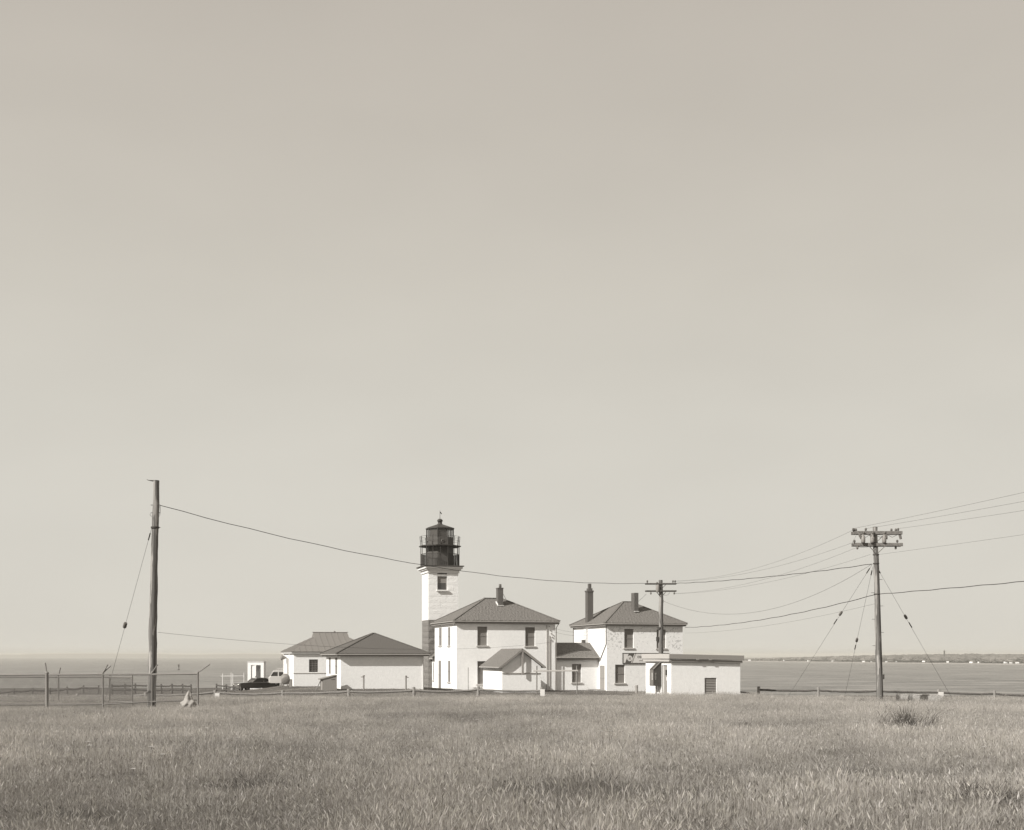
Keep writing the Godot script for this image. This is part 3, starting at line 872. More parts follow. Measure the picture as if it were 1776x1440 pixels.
	part("lamp", lathe([Vector2(0.0, 13.85 - b), Vector2(0.25, 13.85 - b), Vector2(0.42, 14.1 - b), Vector2(0.42, 14.45 - b), Vector2(0.2, 14.6 - b), Vector2(0.0, 14.6 - b)], 16), M.lantern_brown, h, top)
	var cap := part("lantern_roof", lathe([Vector2(0.0, 14.68 - b), Vector2(1.46, 14.68 - b), Vector2(1.46, 14.8 - b), Vector2(0.32, 15.18 - b), Vector2(0.0, 15.2 - b)], 8, false), M.iron, h, top)
	part("ventilator", lathe([Vector2(0.34, 15.15 - b), Vector2(0.22, 15.25 - b), Vector2(0.21, 15.46 - b), Vector2(0.29, 15.5 - b), Vector2(0.27, 15.62 - b), Vector2(0.16, 15.73 - b), Vector2(0.0, 15.77 - b)], 16), M.iron, cap)
	part("finial", tube_mesh([Vector3(0, 15.7 - b, 0), Vector3(0, 16.62 - b, 0)], [0.03, 0.015], 6), M.iron, cap)
	part("vane", prism([Vector2(0.0, 16.36 - b), Vector2(0.05, 16.48 - b), Vector2(0.2, 16.28 - b), Vector2(0.17, 16.2 - b)], -0.015, 0.015), M.iron, cap)
	# outer posts from the lower deck to above the upper gallery, with rails
	var prev := Vector3.ZERO
	for k in 17:
		var a := TAU * (k + 0.5) / 16.0
		# the ring follows the eight-sided gallery
		var inoct := fposmod(a - TAU / 16.0, TAU / 8.0) - TAU / 16.0
		var r := 2.06 * cos(TAU / 16.0) / cos(inoct)
		var p := top + Vector3(cos(a) * r, 0, sin(a) * r)
		if k < 16:
			part("rail_post", tube_mesh([p + Vector3(0, 10.93 - b, 0), p + Vector3(0, 13.0 - b, 0), p + (p - top).normalized() * 0.07 + Vector3(0, 13.95 - b, 0)], 0.028, 6), M.iron, h)
		if k > 0:
			for y in [13.93, 13.5]:
				part("rail", tube_mesh([prev + (prev - top).normalized() * 0.06 + Vector3(0, y - b, 0), p + (p - top).normalized() * 0.06 + Vector3(0, y - b, 0)], 0.014, 5), M.iron, h)
			part("rail", tube_mesh([prev + Vector3(0, 12.15 - b, 0), p + Vector3(0, 12.15 - b, 0)], 0.025, 5), M.iron, h)
			for q in 7:
				var e := prev.lerp(p, q / 7.0)
				part("baluster", tube_mesh([e + Vector3(0, 10.94 - b, 0), e + Vector3(0, 12.14 - b, 0)], 0.017, 4), M.iron, h)
		prev = p
	# little lobby between the tower and the house behind it
	var lb := thing("tower_lobby", "narrow white lobby with a slate roof wedged between the tower and the house", "building", Vector3(-5.03, -1.35, -110.0) + Basis(Vector3.UP, TURN * ROOT_DEG) * Vector3(0.05, 0, -9.06), TURN)
	var bb := -1.35
	var lw := lift([[0.55, 1.0, -0.45, 1.3]], bb)
	part("left_wall", wall_mesh(1.42, 1.75 - bb, 0.2, lift([[0.42, 0.87, -0.45, 1.3]], bb)), M.white_wall, lb, Vector3(0, 0, -1.42), Vector3(0, -90, 0))
	left_window(lb, lw[0], M.window_board)
	part("right_wall", wall_mesh(1.42, 1.75 - bb, 0.2, []), M.white_wall, lb, Vector3(2.6, 0, 0), Vector3(0, 90, 0))
	for s in [-1.0, 1.0]:
		var st := begin()
		var a := Vector3(1.3 + s * 1.6, 1.8 - bb, 0); var t2 := Vector3(1.3, 3.0 - bb, 0); var k := Vector3(0, 0, -1.42); var dn := Vector3(0, -0.1, 0)
		quad(st, a, t2, t2 + k, a + k); quad(st, a + dn, a + k + dn, t2 + k + dn, t2 + dn); quad(st, a, a + k, a + k + dn, a + dn)
		var slope := part("roof", done(st), M.shingle, lb)
		bx("gutter", Vector3(0.1, 0.14, 1.4), Vector3(1.3 + s * 1.58, 1.68 - bb, -0.71), M.gutter, slope)

# a block with a quarry-faced front (towards +z)
func stone_mesh(w: float, h: float, dp: float, seed_: int, rough: float) -> ArrayMesh:
	var n := FastNoiseLite.new(); n.seed = seed_; n.frequency = 2.2
	var st := begin()
	var nx := 4; var ny := 2
	var pt := func(i, j):
		var x: float = -w / 2 + w * i / nx; var y: float = -h / 2 + h * j / ny
		var edge: bool = i == 0 or j == 0 or i == nx or j == ny
		return Vector3(x, y, dp / 2 + (-rough * 0.4 if edge else rough * (1.0 + 1.2 * n.get_noise_2d(x * 3.0, y * 3.0))))
	for i in nx:
		for j in ny:
			quad(st, pt.call(i, j), pt.call(i, j + 1), pt.call(i + 1, j + 1), pt.call(i + 1, j))
	var z := dp / 2 - rough * 0.4
	quad(st, Vector3(-w / 2, h / 2, z), Vector3(-w / 2, h / 2, -dp / 2), Vector3(w / 2, h / 2, -dp / 2), Vector3(w / 2, h / 2, z))
	quad(st, Vector3(-w / 2, -h / 2, -dp / 2), Vector3(-w / 2, -h / 2, z), Vector3(w / 2, -h / 2, z), Vector3(w / 2, -h / 2, -dp / 2))
	quad(st, Vector3(-w / 2, -h / 2, -dp / 2), Vector3(-w / 2, h / 2, -dp / 2), Vector3(-w / 2, h / 2, z), Vector3(-w / 2, -h / 2, z))
	quad(st, Vector3(w / 2, -h / 2, z), Vector3(w / 2, h / 2, z), Vector3(w / 2, h / 2, -dp / 2), Vector3(w / 2, -h / 2, -dp / 2))
	return done(st)

func garage():
	var b := -0.95
	var h := thing("garage", "low white garage under a plain dark pyramid roof", "building", Vector3(-13.86, b, -98.0), TURN)
	var w := 6.85; var dp := 8.71
	var lw := lift([[1.97, 3.28, 0.44, 1.80], [5.96, 7.21, 0.41, 1.80]], b)
	four_walls(h, w, dp, 1.955 - b, M.white_wall, [], lw)
	for o in lw: left_window(h, o, M.window_board, "shuttered_window", 0.04, false)
	hip_roof(h, w, dp, 0.45, 2.18 - b, 3.38, 3.47, 3.9 - b, M.dark_shingle)
	eaves(h, w, dp, 0.45, 2.18 - b, 0.18)
	part("downspout", tube_mesh([Vector3(w - 0.1, 1.9 - b, 0.06), Vector3(w - 0.1, 0.1, 0.06)], 0.035, 6), M.white_trim, h)

func fog_signal_house():
	var b := -1.45
	var h := thing("fog_signal_house", "white building with a seamed metal roof and gablet ridge, a barred window in front", "building", Vector3(-23.1, b, -128.0), TURN)
	var w := 9.24; var dp := 10.9
	var fw := lift([[1.63, 2.58, 0.22, 1.57]], b)
	var lw := lift([[5.6, 6.7, -1.2, 1.0]], b)
	four_walls(h, w, dp, 2.3 - b, M.white_wall, fw, lw)
	var win := bx("window", Vector3(0.94, 1.34, 0.04), Vector3(2.105, 0.895 - b, -0.15), M.glass, h)
	for k in 6: bx("bar", Vector3(0.035, 1.34, 0.03), Vector3(-0.4 + 0.16 * k, 0, 0.04), M.fascia, win)
	for k in 5: bx("bar", Vector3(0.93, 0.03, 0.03), Vector3(0, -0.5 + 0.25 * k, 0.072), M.fascia, win)
	left_window(h, lw[0], M.pale_board, "door", 0.05, false)
	bx("band", Vector3(w + 0.04, 0.07, 0.04), Vector3(w / 2, 0.11 - b, 0.022), M.sill, h)
	bx("pilaster", Vector3(0.1, 3.5, 0.5), Vector3(-0.052, 1.8, -9.6), M.white_trim, h)
	bx("pilaster", Vector3(0.1, 3.5, 0.5), Vector3(-0.052, 1.8, -3.6), M.white_trim, h)
	# roof with a gablet: hips stop short of the ridge
	var y0 := 2.42 - b; var o := 0.28
	var r0 := 2.73; var r1 := 6.5; var yr := 4.54 - b; var yg := 3.96 - b
	var zc := -dp / 2
	var zs := (yg - y0) / (yr - y0)                   # how far up the slope the gablet starts
	var zg := o + (zc - o) * zs
	var a := Vector3(-o, y0, o); var bq := Vector3(w + o, y0, o); var c := Vector3(w + o, y0, -dp - o); var d := Vector3(-o, y0, -dp - o)
	var g0 := Vector3(r0, yg, zg); var g1 := Vector3(r1, yg, zg); var g2 := Vector3(r1, yg, 2 * zc - zg); var g3 := Vector3(r0, yg, 2 * zc - zg)
	var p := Vector3(r0, yr, zc); var q := Vector3(r1, yr, zc)
	var st := begin()
	quad(st, a, g0, g1, bq); quad(st, g0, p, q, g1)
	quad(st, c, g2, g3, d); quad(st, g2, q, p, g3)
	quad(st, d, g3, g0, a); quad(st, bq, g1, g2, c)
	tri(st, g3, p, g0); tri(st, g1, q, g2)
	var k := Vector3(0, -0.08, 0)
	quad(st, a, bq, bq + k, a + k); quad(st, d, a, a + k, d + k); quad(st, bq, c, c + k, bq + k); quad(st, c, d, d + k, c + k); quad(st, a + k, bq + k, c + k, d + k)
	var roof := part("roof", done(st), M.seam_metal, h)
	for i in 15:
		var x := -0.02 + i * 0.66
		# each standing seam climbs the front slope until a hip or the ridge stops it
		var tt := 1.0
		if x < r0: tt = zs * (x + o) / (r0 + o)
		elif x > r1: tt = zs * (w + o - x) / (w + o - r1)
		if tt < 0.06: continue
		var lo := Vector3(x, y0 + 0.02, o); var hi := Vector3(x, y0 + (yr - y0) * tt + 0.02, o + (zc - o) * tt)
		bar("seam", lo, hi, 0.035, 0.07, M.fascia, roof)
	for i in 16:
		var z := -0.3 - i * 0.68
		var tt: float = min(1.0, min((o - z) / (o - zg), (dp + o + z) / (o - zg)))
		bar("seam", Vector3(-o, y0 + 0.02, z), Vector3(-o + (r0 + o) * tt, y0 + (yg - y0) * tt + 0.02, z), 0.035, 0.07, M.fascia, roof)
	bar("ridge_cap", p + Vector3(-0.12, 0.03, 0), q + Vector3(0.12, 0.03, 0), 0.16, 0.06, M.seam_metal, roof)
	bx("ridge_vent", Vector3(0.18, 0.14, 0.18), Vector3(5.1, yr + 0.1, zc), M.fascia, roof)
	bx("fascia", Vector3(w + 0.4, 0.14, 0.05), Vector3(w / 2, y0 - 0.15, 0.2), M.white_trim, h)
	bx("fascia", Vector3(0.05, 0.14, dp + 0.34), Vector3(-0.2, y0 - 0.15, -dp / 2), M.white_trim, h)
	# horn on the left side and its pipe
	var horn := part("horn", lathe([Vector2(0.0, 0.0), Vector2(0.3, 0.0), Vector2(0.3, 0.1), Vector2(0.12, 0.5), Vector2(0.1, 0.9), Vector2(0.0, 0.9)], 14), M.can_grey, h, Vector3(-0.62, 1.75 - b, -7.2), Vector3(0, 0, -90))
	part("pipe", tube_mesh([Vector3(-0.12, 1.7 - b, -5.0), Vector3(-0.12, 0.1, -5.0)], 0.09, 8), M.pipe_grey, h)

func bulkhead():
	var at := on_ground(-14.95, 95.6)
	var c := thing("cellar_bulkhead", "small grey lean-to bulkhead with a sloping lid at the garage corner", "hatch", at, TURN)
	part("box", prism([Vector2(0.0, -0.1), Vector2(1.12, -0.1), Vector2(1.12, 1.18), Vector2(0.0, 0.9)], -1.5, 0.0), M.grey_door, c)
	bar("lid", Vector3(-0.2, 0.875, -0.75), Vector3(1.14, 1.215, -0.75), 1.6, 0.05, M.window_board, c)
	for k in 3: bx("vent_hole", Vector3(0.05, 0.05, 0.02), Vector3(0.72 + 0.1 * k, 0.88, 0.008), M.iron, c)
	part("side_pipe", tube_mesh([Vector3(-0.18, -0.1, 0.05), Vector3(-0.18, 0.92, 0.05)], 0.03, 6), M.window_board, c)
	bar("brace", Vector3(-0.55, 0.0, 0.06), Vector3(-0.2, 0.75, 0.06), 0.06, 0.06, M.rail_wood, c)

# ------------------------------------------------------------------ poles, wires, fences
func pole_shape(foot: Vector3, head: Vector3, r0: float, r1: float, seed_: int, wob := 0.012) -> ArrayMesh:
	# tapered, slightly crooked trunk with the grain running up it
	var n := FastNoiseLite.new(); n.seed = seed_; n.frequency = 0.5
	var st := SurfaceTool.new(); st.begin(Mesh.PRIMITIVE_TRIANGLES)
	var rows := 36; var sides := 18
	var len_ := (head - foot).length()
	for j in rows + 1:
		var t := j / float(rows)
		var c := foot.lerp(head, t) + Vector3(n.get_noise_1d(t * 8.0), 0, n.get_noise_1d(t * 8.0 + 50.0)) * 0.05
		for i in sides + 1:
			var a := TAU * i / sides
			var r: float = lerp(r0, r1, t) + wob * n.get_noise_3d(cos(a) * 1.5, t * len_ * 1.2, sin(a) * 1.5)
			st.set_uv(Vector2(i / float(sides), 1.0 - t * len_ / 12.0))
			st.set_normal(Vector3(cos(a), 0, sin(a)))
			st.add_vertex(c + Vector3(cos(a), 0, sin(a)) * r)
	for j in rows:
		for i in sides:
			var q := j * (sides + 1) + i
			for k in [q, q + 1, q + sides + 1, q + 1, q + sides + 2, q + sides + 1]: st.add_index(k)
	var cap0 := (rows + 1) * (sides + 1)
	for i in sides:
		var a := TAU * i / sides
		st.set_uv(Vector2(0.5 + 0.04 * cos(a), 0.5 + 0.01 * sin(a))); st.set_normal(Vector3.UP)
		st.add_vertex(head + Vector3(cos(a), 0, sin(a)) * r1 * 0.97 + Vector3(0, 0.01, 0))
	for i in range(1, sides - 1):
		for k in [cap0, cap0 + i, cap0 + i + 1]: st.add_index(k)
	return st.commit()

func insulator(parent, at: Vector3, m: Material = null, flip := 1.0, called := "insulator"):
	part(called, lathe([Vector2(0.0, 0.0), Vector2(0.03, 0.0), Vector2(0.03, 0.06 * flip), Vector2(0.075, 0.08 * flip), Vector2(0.06, 0.14 * flip), Vector2(0.07, 0.17 * flip), Vector2(0.04, 0.22 * flip), Vector2(0.0, 0.23 * flip)], 10), m if m else M.ceramic, parent, at)

func left_pole():
	var at := on_ground(-18.48, 62.0)
	var p := thing("utility_pole", "tall bare weathered wooden pole with pale split patches beside the chain-link fence", "utility pole", at)
	var y := at.y
	part("trunk", pole_shape(Vector3(0, -0.3, 0), Vector3(0.25, 10.95 - y, 0), 0.225, 0.155, 1, 0.035), M.pole_wood, p)
	part("splinter", tube_mesh([Vector3(0.2, 10.93 - y, 0), Vector3(-0.12, 10.96 - y, 0.02), Vector3(-0.22, 11.0 - y, 0.03)], [0.05, 0.02, 0.012], 6), M.dark_wood, p)
	for h in [9.7, 8.55, 9.3]:
		var yy: float = h - y
		part("bolt", tube_mesh([Vector3(-0.02, yy, 0), Vector3(0.47, yy, 0)], 0.018, 6), M.rust, p)
	part("wire_loop", tube_mesh([Vector3(0.46, 9.66 - y, 0), Vector3(0.47, 9.45 - y, 0.02), Vector3(0.45, 9.2 - y, 0.02), Vector3(0.4, 9.12 - y, 0)], 0.012, 5), M.cable, p)
	part("wire_loop", tube_mesh([Vector3(0.0, 9.3 - y, 0), Vector3(-0.07, 9.22 - y, 0), Vector3(0.02, 9.1 - y, 0)], 0.01, 5), M.cable, p)
	part("clamp", lathe([Vector2(0.195, 0), Vector2(0.21, 0.02), Vector2(0.21, 0.08), Vector2(0.195, 0.1)], 16), M.rust, p, Vector3(0.195, 8.5 - y, 0))
	guy(Vector3(-18.45, 8.55, -62.0), on_ground(-22.7, 67.2), 0.53, "thin guy wire with a dark insulator running down from the bare weathered pole", true)

func guy(a: Vector3, b: Vector3, t: float, label: String, big := false):
	var g := thing("guy_wire", label, "guy wire", b)
	part("strand", tube_mesh([a - b, Vector3(0, -0.1, 0)], 0.008, 5), M.wire, g)
	var c := a.lerp(b, t) - b; var dir := (b - a).normalized()
	var r := 0.1 if big else 0.085
	part("strain_insulator", tube_mesh([c - dir * 0.16, c - dir * 0.1, c + dir * 0.1, c + dir * 0.16], [r * 0.8, r, r, r * 0.8], 10), M.ceramic, g)
	if not big: part("turnbuckle", tube_mesh([c + dir * 0.5, c + dir * 0.95], 0.035, 6), M.rust, g)
	part("grip", tube_mesh([a - b + dir * 0.35, a - b + dir * 0.75], 0.035, 6), M.rust, g)

func wire(a: Vector3, b: Vector3, sag: float, r: float, label: String, called := "overhead_wire", group := "", lumpy := false):
	var o := thing(called, label, "wire", a, 0.0, group)
	var pts := []
	for i in 33:
		var t := i / 32.0
		var p := (b - a) * t - Vector3(0, 4.0 * sag * t * (1.0 - t), 0)
		if lumpy: p.y += 0.018 * sin(t * 60.0)
		pts.append(p)
	part("strand", tube_mesh(pts, r, 6), M.cable if r > 0.016 else M.wire, o)

func crossarm(parent, at: Vector3, half: float, hgt: float, m: Material, turn := 0.0) -> MeshInstance3D:
	var a := bx("crossarm", Vector3(half * 2, hgt, 0.1), at, m, parent, Vector3(0, turn, 0))
	return a

func middle_pole():
	var at := on_ground(11.92, 97.0)
	var y := at.y
	var p := thing("utility_pole", "wooden pole with two thin crossarms standing behind the flat-roofed shed", "utility pole", at)
	part("trunk", pole_shape(Vector3(0, -0.3, 0), Vector3(0.02, 8.02 - y, 0), 0.215, 0.16, 2), M.pole_wood, p)
	for h in [7.73, 7.15]:
		var a := crossarm(p, Vector3(0.0, h - y, 0.2), 1.24, 0.11, M.dark_wood)
		crossarm(p, Vector3(0.0, h - y, -0.2), 1.24, 0.11, M.dark_wood)
		for x in [-1.05, 1.05]:
			bx("spacer", Vector3(0.06, 0.06, 0.3), Vector3(x, h - y, 0), M.rust, p)
	for x in [-1.1, 0.95, 1.12]: insulator(p, Vector3(x, 7.785 - y, 0.2))
	for x in [-0.82, 1.05]: insulator(p, Vector3(x, 7.095 - y, 0.2), M.ceramic, -1.0)
	for s in [-1.0, 1.0]:
		bar("brace", Vector3(s * 0.38, 7.09 - y, 0.27), Vector3(s * 0.1, 6.75 - y, 0.2), 0.03, 0.05, M.rust, p)
		bar("brace", Vector3(s * 0.4, 7.68 - y, 0.27), Vector3(s * 0.1, 7.38 - y, 0.2), 0.03, 0.04, M.rust, p)
	var tr := part("transformer", lathe([Vector2(0.0, 0.0), Vector2(0.13, 0.0), Vector2(0.15, 0.05), Vector2(0.15, 0.55), Vector2(0.1, 0.6), Vector2(0.0, 0.62)], 16), M.fascia, p, Vector3(-0.27, 7.05 - y, 0.2))
	insulator(tr, Vector3(-0.05, 0.6, 0))
	part("wire_loop", tube_mesh([Vector3(0.7, 7.1 - y, 0.2), Vector3(0.66, 6.95 - y, 0.22), Vector3(0.45, 6.8 - y, 0.22), Vector3(0.2, 6.82 - y, 0.2)], 0.012, 5), M.cable, p)
	part("wire_loop", tube_mesh([Vector3(0.2, 6.4 - y, 0.05), Vector3(0.27, 6.3 - y, 0.05), Vector3(0.18, 6.22 - y, 0.05)], 0.014, 5), M.cable, p)
	bx("bracket", Vector3(0.25, 0.12, 0.2), Vector3(-0.18, 4.2 - y, 0.15), M.rust, p)
	bx("meter", Vector3(0.2, 0.35, 0.16), Vector3(-0.28, 3.3 - y, 0.1), M.iron, p)

func right_pole(x: float, d: float, label: String, ride := true):
	var at := on_ground(x, d)
	var y := at.y
	var p := thing("utility_pole", label, "utility pole", at)
	part("trunk", pole_shape(Vector3(0, -0.3, 0), Vector3(-0.29, 9.95 - y, 0), 0.2, 0.145, 3), M.pole_wood, p)
	for h in [[9.58, -0.28], [8.85, -0.25]]:
		for z in [0.2, -0.2]:
			bx("crossarm", Vector3(2.98, 0.2, 0.12), Vector3(h[1] + 0.08, h[0] - y, z), M.arm_wood, p, Vector3(0, -6, -0.7))
		for s in [-1.0, 1.0]:
			bar("brace", Vector3(h[1] + s * 0.52, h[0] - 0.08 - y, 0.28), Vector3(h[1] + s * 0.1, h[0] - 0.5 - y, 0.2), 0.03, 0.045, M.galvanised, p)
	for x0 in [-1.68, -0.9, 1.1]: insulator(p, Vector3(x0, 9.66 - y, 0.1), M.ceramic)
	for x0 in [-1.45, -1.55, 0.75, 1.02]: insulator(p, Vector3(x0, 9.65 - y, -0.1), M.ceramic)
	for x0 in [-1.45, 0.92]: insulator(p, Vector3(x0, 8.775 - y, 0.2), M.ceramic, -1.0)
	for x0 in [-1.6, 1.05]: insulator(p, Vector3(x0, 8.93 - y, 0.1), M.ceramic)
	# fuse cut-outs hanging between the arms
	for q in [[-1.35, 0.10, 20.0], [-0.58, 0.0, -8.0], [0.3, 0.12, 0.0], [1.15, -0.05, 6.0]]:
		var c := part("cutout", tube_mesh([Vector3(0, 0, 0), Vector3(0, -0.1, 0), Vector3(0.03, -0.34, 0)], [0.06, 0.085, 0.07], 10), M.ceramic, p, Vector3(q[0], 9.5 - y, 0.28), Vector3(0, 0, q[2]))
		bx("hanger", Vector3(0.2, 0.07, 0.08), Vector3(0.05, -0.02, 0), M.galvanised, c)
	for q in [[-1.12, 0.0], [-0.55, 0.05], [0.18, 0.02]]:
		var can := part("lightning_arrester", lathe([Vector2(0.0, 0.0), Vector2(0.1, 0.0), Vector2(0.13, 0.08), Vector2(0.13, 0.34), Vector2(0.08, 0.4), Vector2(0.08, 0.52), Vector2(0.0, 0.52)], 14), M.can_grey, p, Vector3(q[0], 8.93 - y, 0.3))
		insulator(can, Vector3(0.05, 0.5, 0))
	for q in [[-1.2, -0.75], [-0.4, 0.2], [0.35, 0.95]]:
		part("jumper", tube_mesh([Vector3(q[0], 9.45 - y, 0.3), Vector3((q[0] + q[1]) / 2, 9.28 - y, 0.36), Vector3(q[1], 9.42 - y, 0.3)], 0.013, 5), M.cable, p)
	part("jumper", tube_mesh([Vector3(-1.5, 9.4 - y, 0.1), Vector3(-1.72, 9.05 - y, 0.2), Vector3(-1.75, 8.8 - y, 0.15), Vector3(-1.2, 8.66 - y, 0.2), Vector3(-0.5, 8.72 - y, 0.3)], 0.009, 5), M.wire, p)
	if ride:
		part("riser", tube_mesh([Vector3(-0.29 * 0.845 + 0.14, 8.3 - y, 0.04), Vector3(-0.29 * 0.68 + 0.15, 6.5 - y, 0.04), Vector3(-0.29 * 0.4 + 0.165, 3.5 - y, 0.05), Vector3(0.175, 0.4, 0.05)], 0.025, 6), M.dark_wood, p)
		for k in 7:
			var h := 6.7 - 0.82 * k
			var s := 1.0 if k % 2 == 0 else -1.0
			var cx := -0.29 * (h - y) / (9.95 - y)
			part("climbing_step", tube_mesh([Vector3(cx + s * 0.12, h - y, 0), Vector3(cx + s * 0.36, h - y, 0.02)], 0.014, 5), M.rust, p)
		bx("cable_clamp", Vector3(0.14, 0.3, 0.1), Vector3(0.16, 1.6, 0.16), M.rust, p)
	for h in [8.2, 7.65, 5.75]:
		var cx2: float = -0.29 * (h - y) / (9.95 - y)
		part("band", lathe([Vector2(0.165, 0), Vector2(0.19, 0.01), Vector2(0.19, 0.07), Vector2(0.165, 0.08)], 16), M.rust, p, Vector3(cx2, h - y, 0))

func rail_between(called, a: Vector3, b: Vector3, r: float, sag: float, m: Material, parent: Node3D, seed_: int) -> MeshInstance3D:
	var n := FastNoiseLite.new(); n.seed = seed_; n.frequency = 0.9
	var pts := []; var rad := []
	for i in 15:
		var t := i / 14.0
		pts.append(a.lerp(b, t) + Vector3(0, -4.0 * sag * t * (1 - t) + 0.035 * n.get_noise_1d(t * 5.0), 0.03 * n.get_noise_1d(t * 5.0 + 40.0)))
		rad.append(r * (1.0 + 0.2 * n.get_noise_1d(t * 6.0 + 90.0)))
	return part(called, tube_mesh(pts, rad, 8), m, parent)

# post-and-rail fence: every post and every rail a piece; posts [x, top, distance], rails through the given heights
func rail_fence(called, label, posts: Array, rails: Array, r_post: float, r_rail: float, sag: float, m_post: Material, m_rail: Material, group := "", skip := []):
	var at := on_ground(posts[0][0], posts[0][2])
	var f := thing(called, label, "fence", at, 0.0, group)
	for i in posts.size():
		var g := on_ground(posts[i][0], posts[i][2]) - at
		var top: float = posts[i][1] - at.y
		var lean := Vector3(rng.randf_range(-0.04, 0.04), 0, 0)
		part("post", tube_mesh([g - Vector3(0, 0.25, 0), Vector3(g.x, top - 0.03, g.z) + lean, Vector3(g.x, top, g.z) + lean], [r_post * 1.05, r_post, r_post * 0.75], 9), m_post, f)
	for list in rails:
		for i in list.size() - 1:
			if i in skip: continue
			var a := Vector3(list[i][0], list[i][1], -list[i][2]) - at; var b := Vector3(list[i + 1][0], list[i + 1][1], -list[i + 1][2]) - at
			rail_between("rail", a + Vector3(0.05, 0, 0.02), b - Vector3(0.05, 0, -0.02), r_rail, sag * (0.4 + 0.9 * fmod(i * 0.37 + 0.3, 1.0)), m_rail, f, i + int(list[0][2] * 10))
	return f

func marker(x, d, y, w, h, label):
	var m := thing("fence_marker", label, "marker", Vector3(x, y, -d))
	bx("plate", Vector3(w, h, 0.1), Vector3.ZERO, M.white_marker, m)
	bx("strap", Vector3(w * 0.3, 0.05, 0.06), Vector3(0, h * 0.2, -0.06), M.galvanised, m)

func all_fences():
	rng.seed = 61
	var posts := [[-41.74, -0.80, 88.0], [-36.67, -0.79, 88.0], [-31.60, -0.77, 88.0], [-26.65, -0.68, 88.0], [-21.70, -0.53, 88.5], [-16.87, -0.55, 89.0], [-11.99, -0.46, 89.0], [-7.25, -0.34, 89.5], [-2.53, -0.31, 90.0], [2.23, -0.36, 90.0]]
	var rail := [[-41.74, -1.0, 88.0], [-36.67, -0.95, 88.0], [-31.60, -0.96, 88.0], [-26.65, -0.90, 88.0], [-21.70, -0.72, 88.5], [-16.87, -0.77, 89.0], [-11.99, -0.67, 89.0], [-7.25, -0.58, 89.5], [-2.53, -0.56, 90.0], [2.23, -0.62, 90.0]]
	rail_fence("rail_fence", "low rustic fence of short posts and single sagging log rails in front of the houses", posts, [rail], 0.115, 0.075, 0.1, M.rail_wood, M.rail_wood)
	var rposts := [[18.75, -0.37, 92.0], [23.01, -0.38, 91.0], [27.30, -0.44, 90.0], [31.36, -0.50, 89.0], [35.03, -0.56, 88.0], [38.86, -0.61, 87.0]]
	var rrail := [[18.75, -0.61, 92.0], [23.01, -0.64, 91.0], [27.30, -0.66, 90.0], [31.36, -0.73, 89.0], [35.03, -0.79, 88.0], [38.86, -0.86, 87.0]]
	var rf = rail_fence("rail_fence", "low post-and-rail fence along the shore edge between the shed and the crossarmed pole", rposts, [rrail], 0.115, 0.075, 0.07, M.rail_wood, M.dark_wood)  # rails take the darker wood to stand for the shade on them
	var at: Vector3 = rf.position
	rail_between("fallen_rail", Vector3(16.8, -0.70, -93.0) - at, Vector3(18.6, -0.98, -92.2) - at, 0.06, 0.0, M.dark_wood, rf, 3)
	rail_between("fallen_rail", Vector3(31.5, -1.08, -88.9) - at, Vector3(32.6, -1.12, -88.6) - at, 0.06, 0.0, M.dark_wood, rf, 4)
	rail_between("fallen_rail", Vector3(34.0, -1.12, -88.3) - at, Vector3(36.0, -1.16, -88.0) - at, 0.05, 0.0, M.dark_wood, rf, 5)
	marker(-21.5, 88.35, -0.95, 0.34, 0.36, "white square marker fixed low on the fence post by the parked car")
	marker(2.27, 89.85, -0.78, 0.34, 0.52, "white square marker on the end post beside the gabled entry")
	marker(31.5, 88.86, -0.86, 0.36, 0.34, "white square marker on a shore fence post above the concrete trough")
	var dt := [[-46.08, -1.10, 108.0], [-44.43, -0.96, 108.0], [-42.99, -0.89, 108.5], [-41.63, -0.91, 109.0], [-40.25, -0.82, 109.5], [-38.97, -0.70, 110.0], [-37.61, -0.72, 110.0]]
	var d1 := []; var d2 := []
	for q in dt:
		d1.append([q[0], q[1] - 0.24, q[2]]); d2.append([q[0], q[1] - 0.78, q[2]])
	rail_fence("rustic_fence", "dark two-rail rustic fence with crooked rails behind the chain-link enclosure", dt, [d1, d2], 0.08, 0.085, 0.06, M.dark_wood, M.dark_wood)
	var ft := [[-38.34, -0.73, 116.0], [-37.28, -0.72, 116.5], [-36.44, -0.70, 117.0], [-35.16, -0.73, 117.0], [-33.87, -0.76, 117.0], [-32.87, -0.73, 117.0], [-31.87, -0.73, 117.0], [-31.03, -0.79, 117.0]]
	var f1 := []; var f2 := []; var f3 := []
	for q in ft:
		f1.append([q[0], q[1] - 0.2, q[2]]); f2.append([q[0], q[1] - 0.6, q[2]]); f3.append([q[0], q[1] - 1.05, q[2]])
	rail_fence("rustic_fence", "three-rail dark wooden fence in front of the sea beyond the bare pole", ft, [f1, f2, f3], 0.08, 0.075, 0.04, M.dark_wood, M.dark_wood)
	var ct := [[-27.36, -0.61, 112.0], [-26.22, -0.66, 111.0], [-25.30, -0.72, 110.0], [-24.40, -0.82, 109.0]]
	var c1 := []; var c2 := []
	for q in ct:
		c1.append([q[0], q[1] - 0.14, q[2]]); c2.append([q[0], q[1] - 0.50, q[2]])
	rail_fence("rustic_fence", "short dark two-rail fence in front of the nose of the dark car", ct, [c1, c2], 0.075, 0.07, 0.05, M.dark_wood, M.dark_wood)

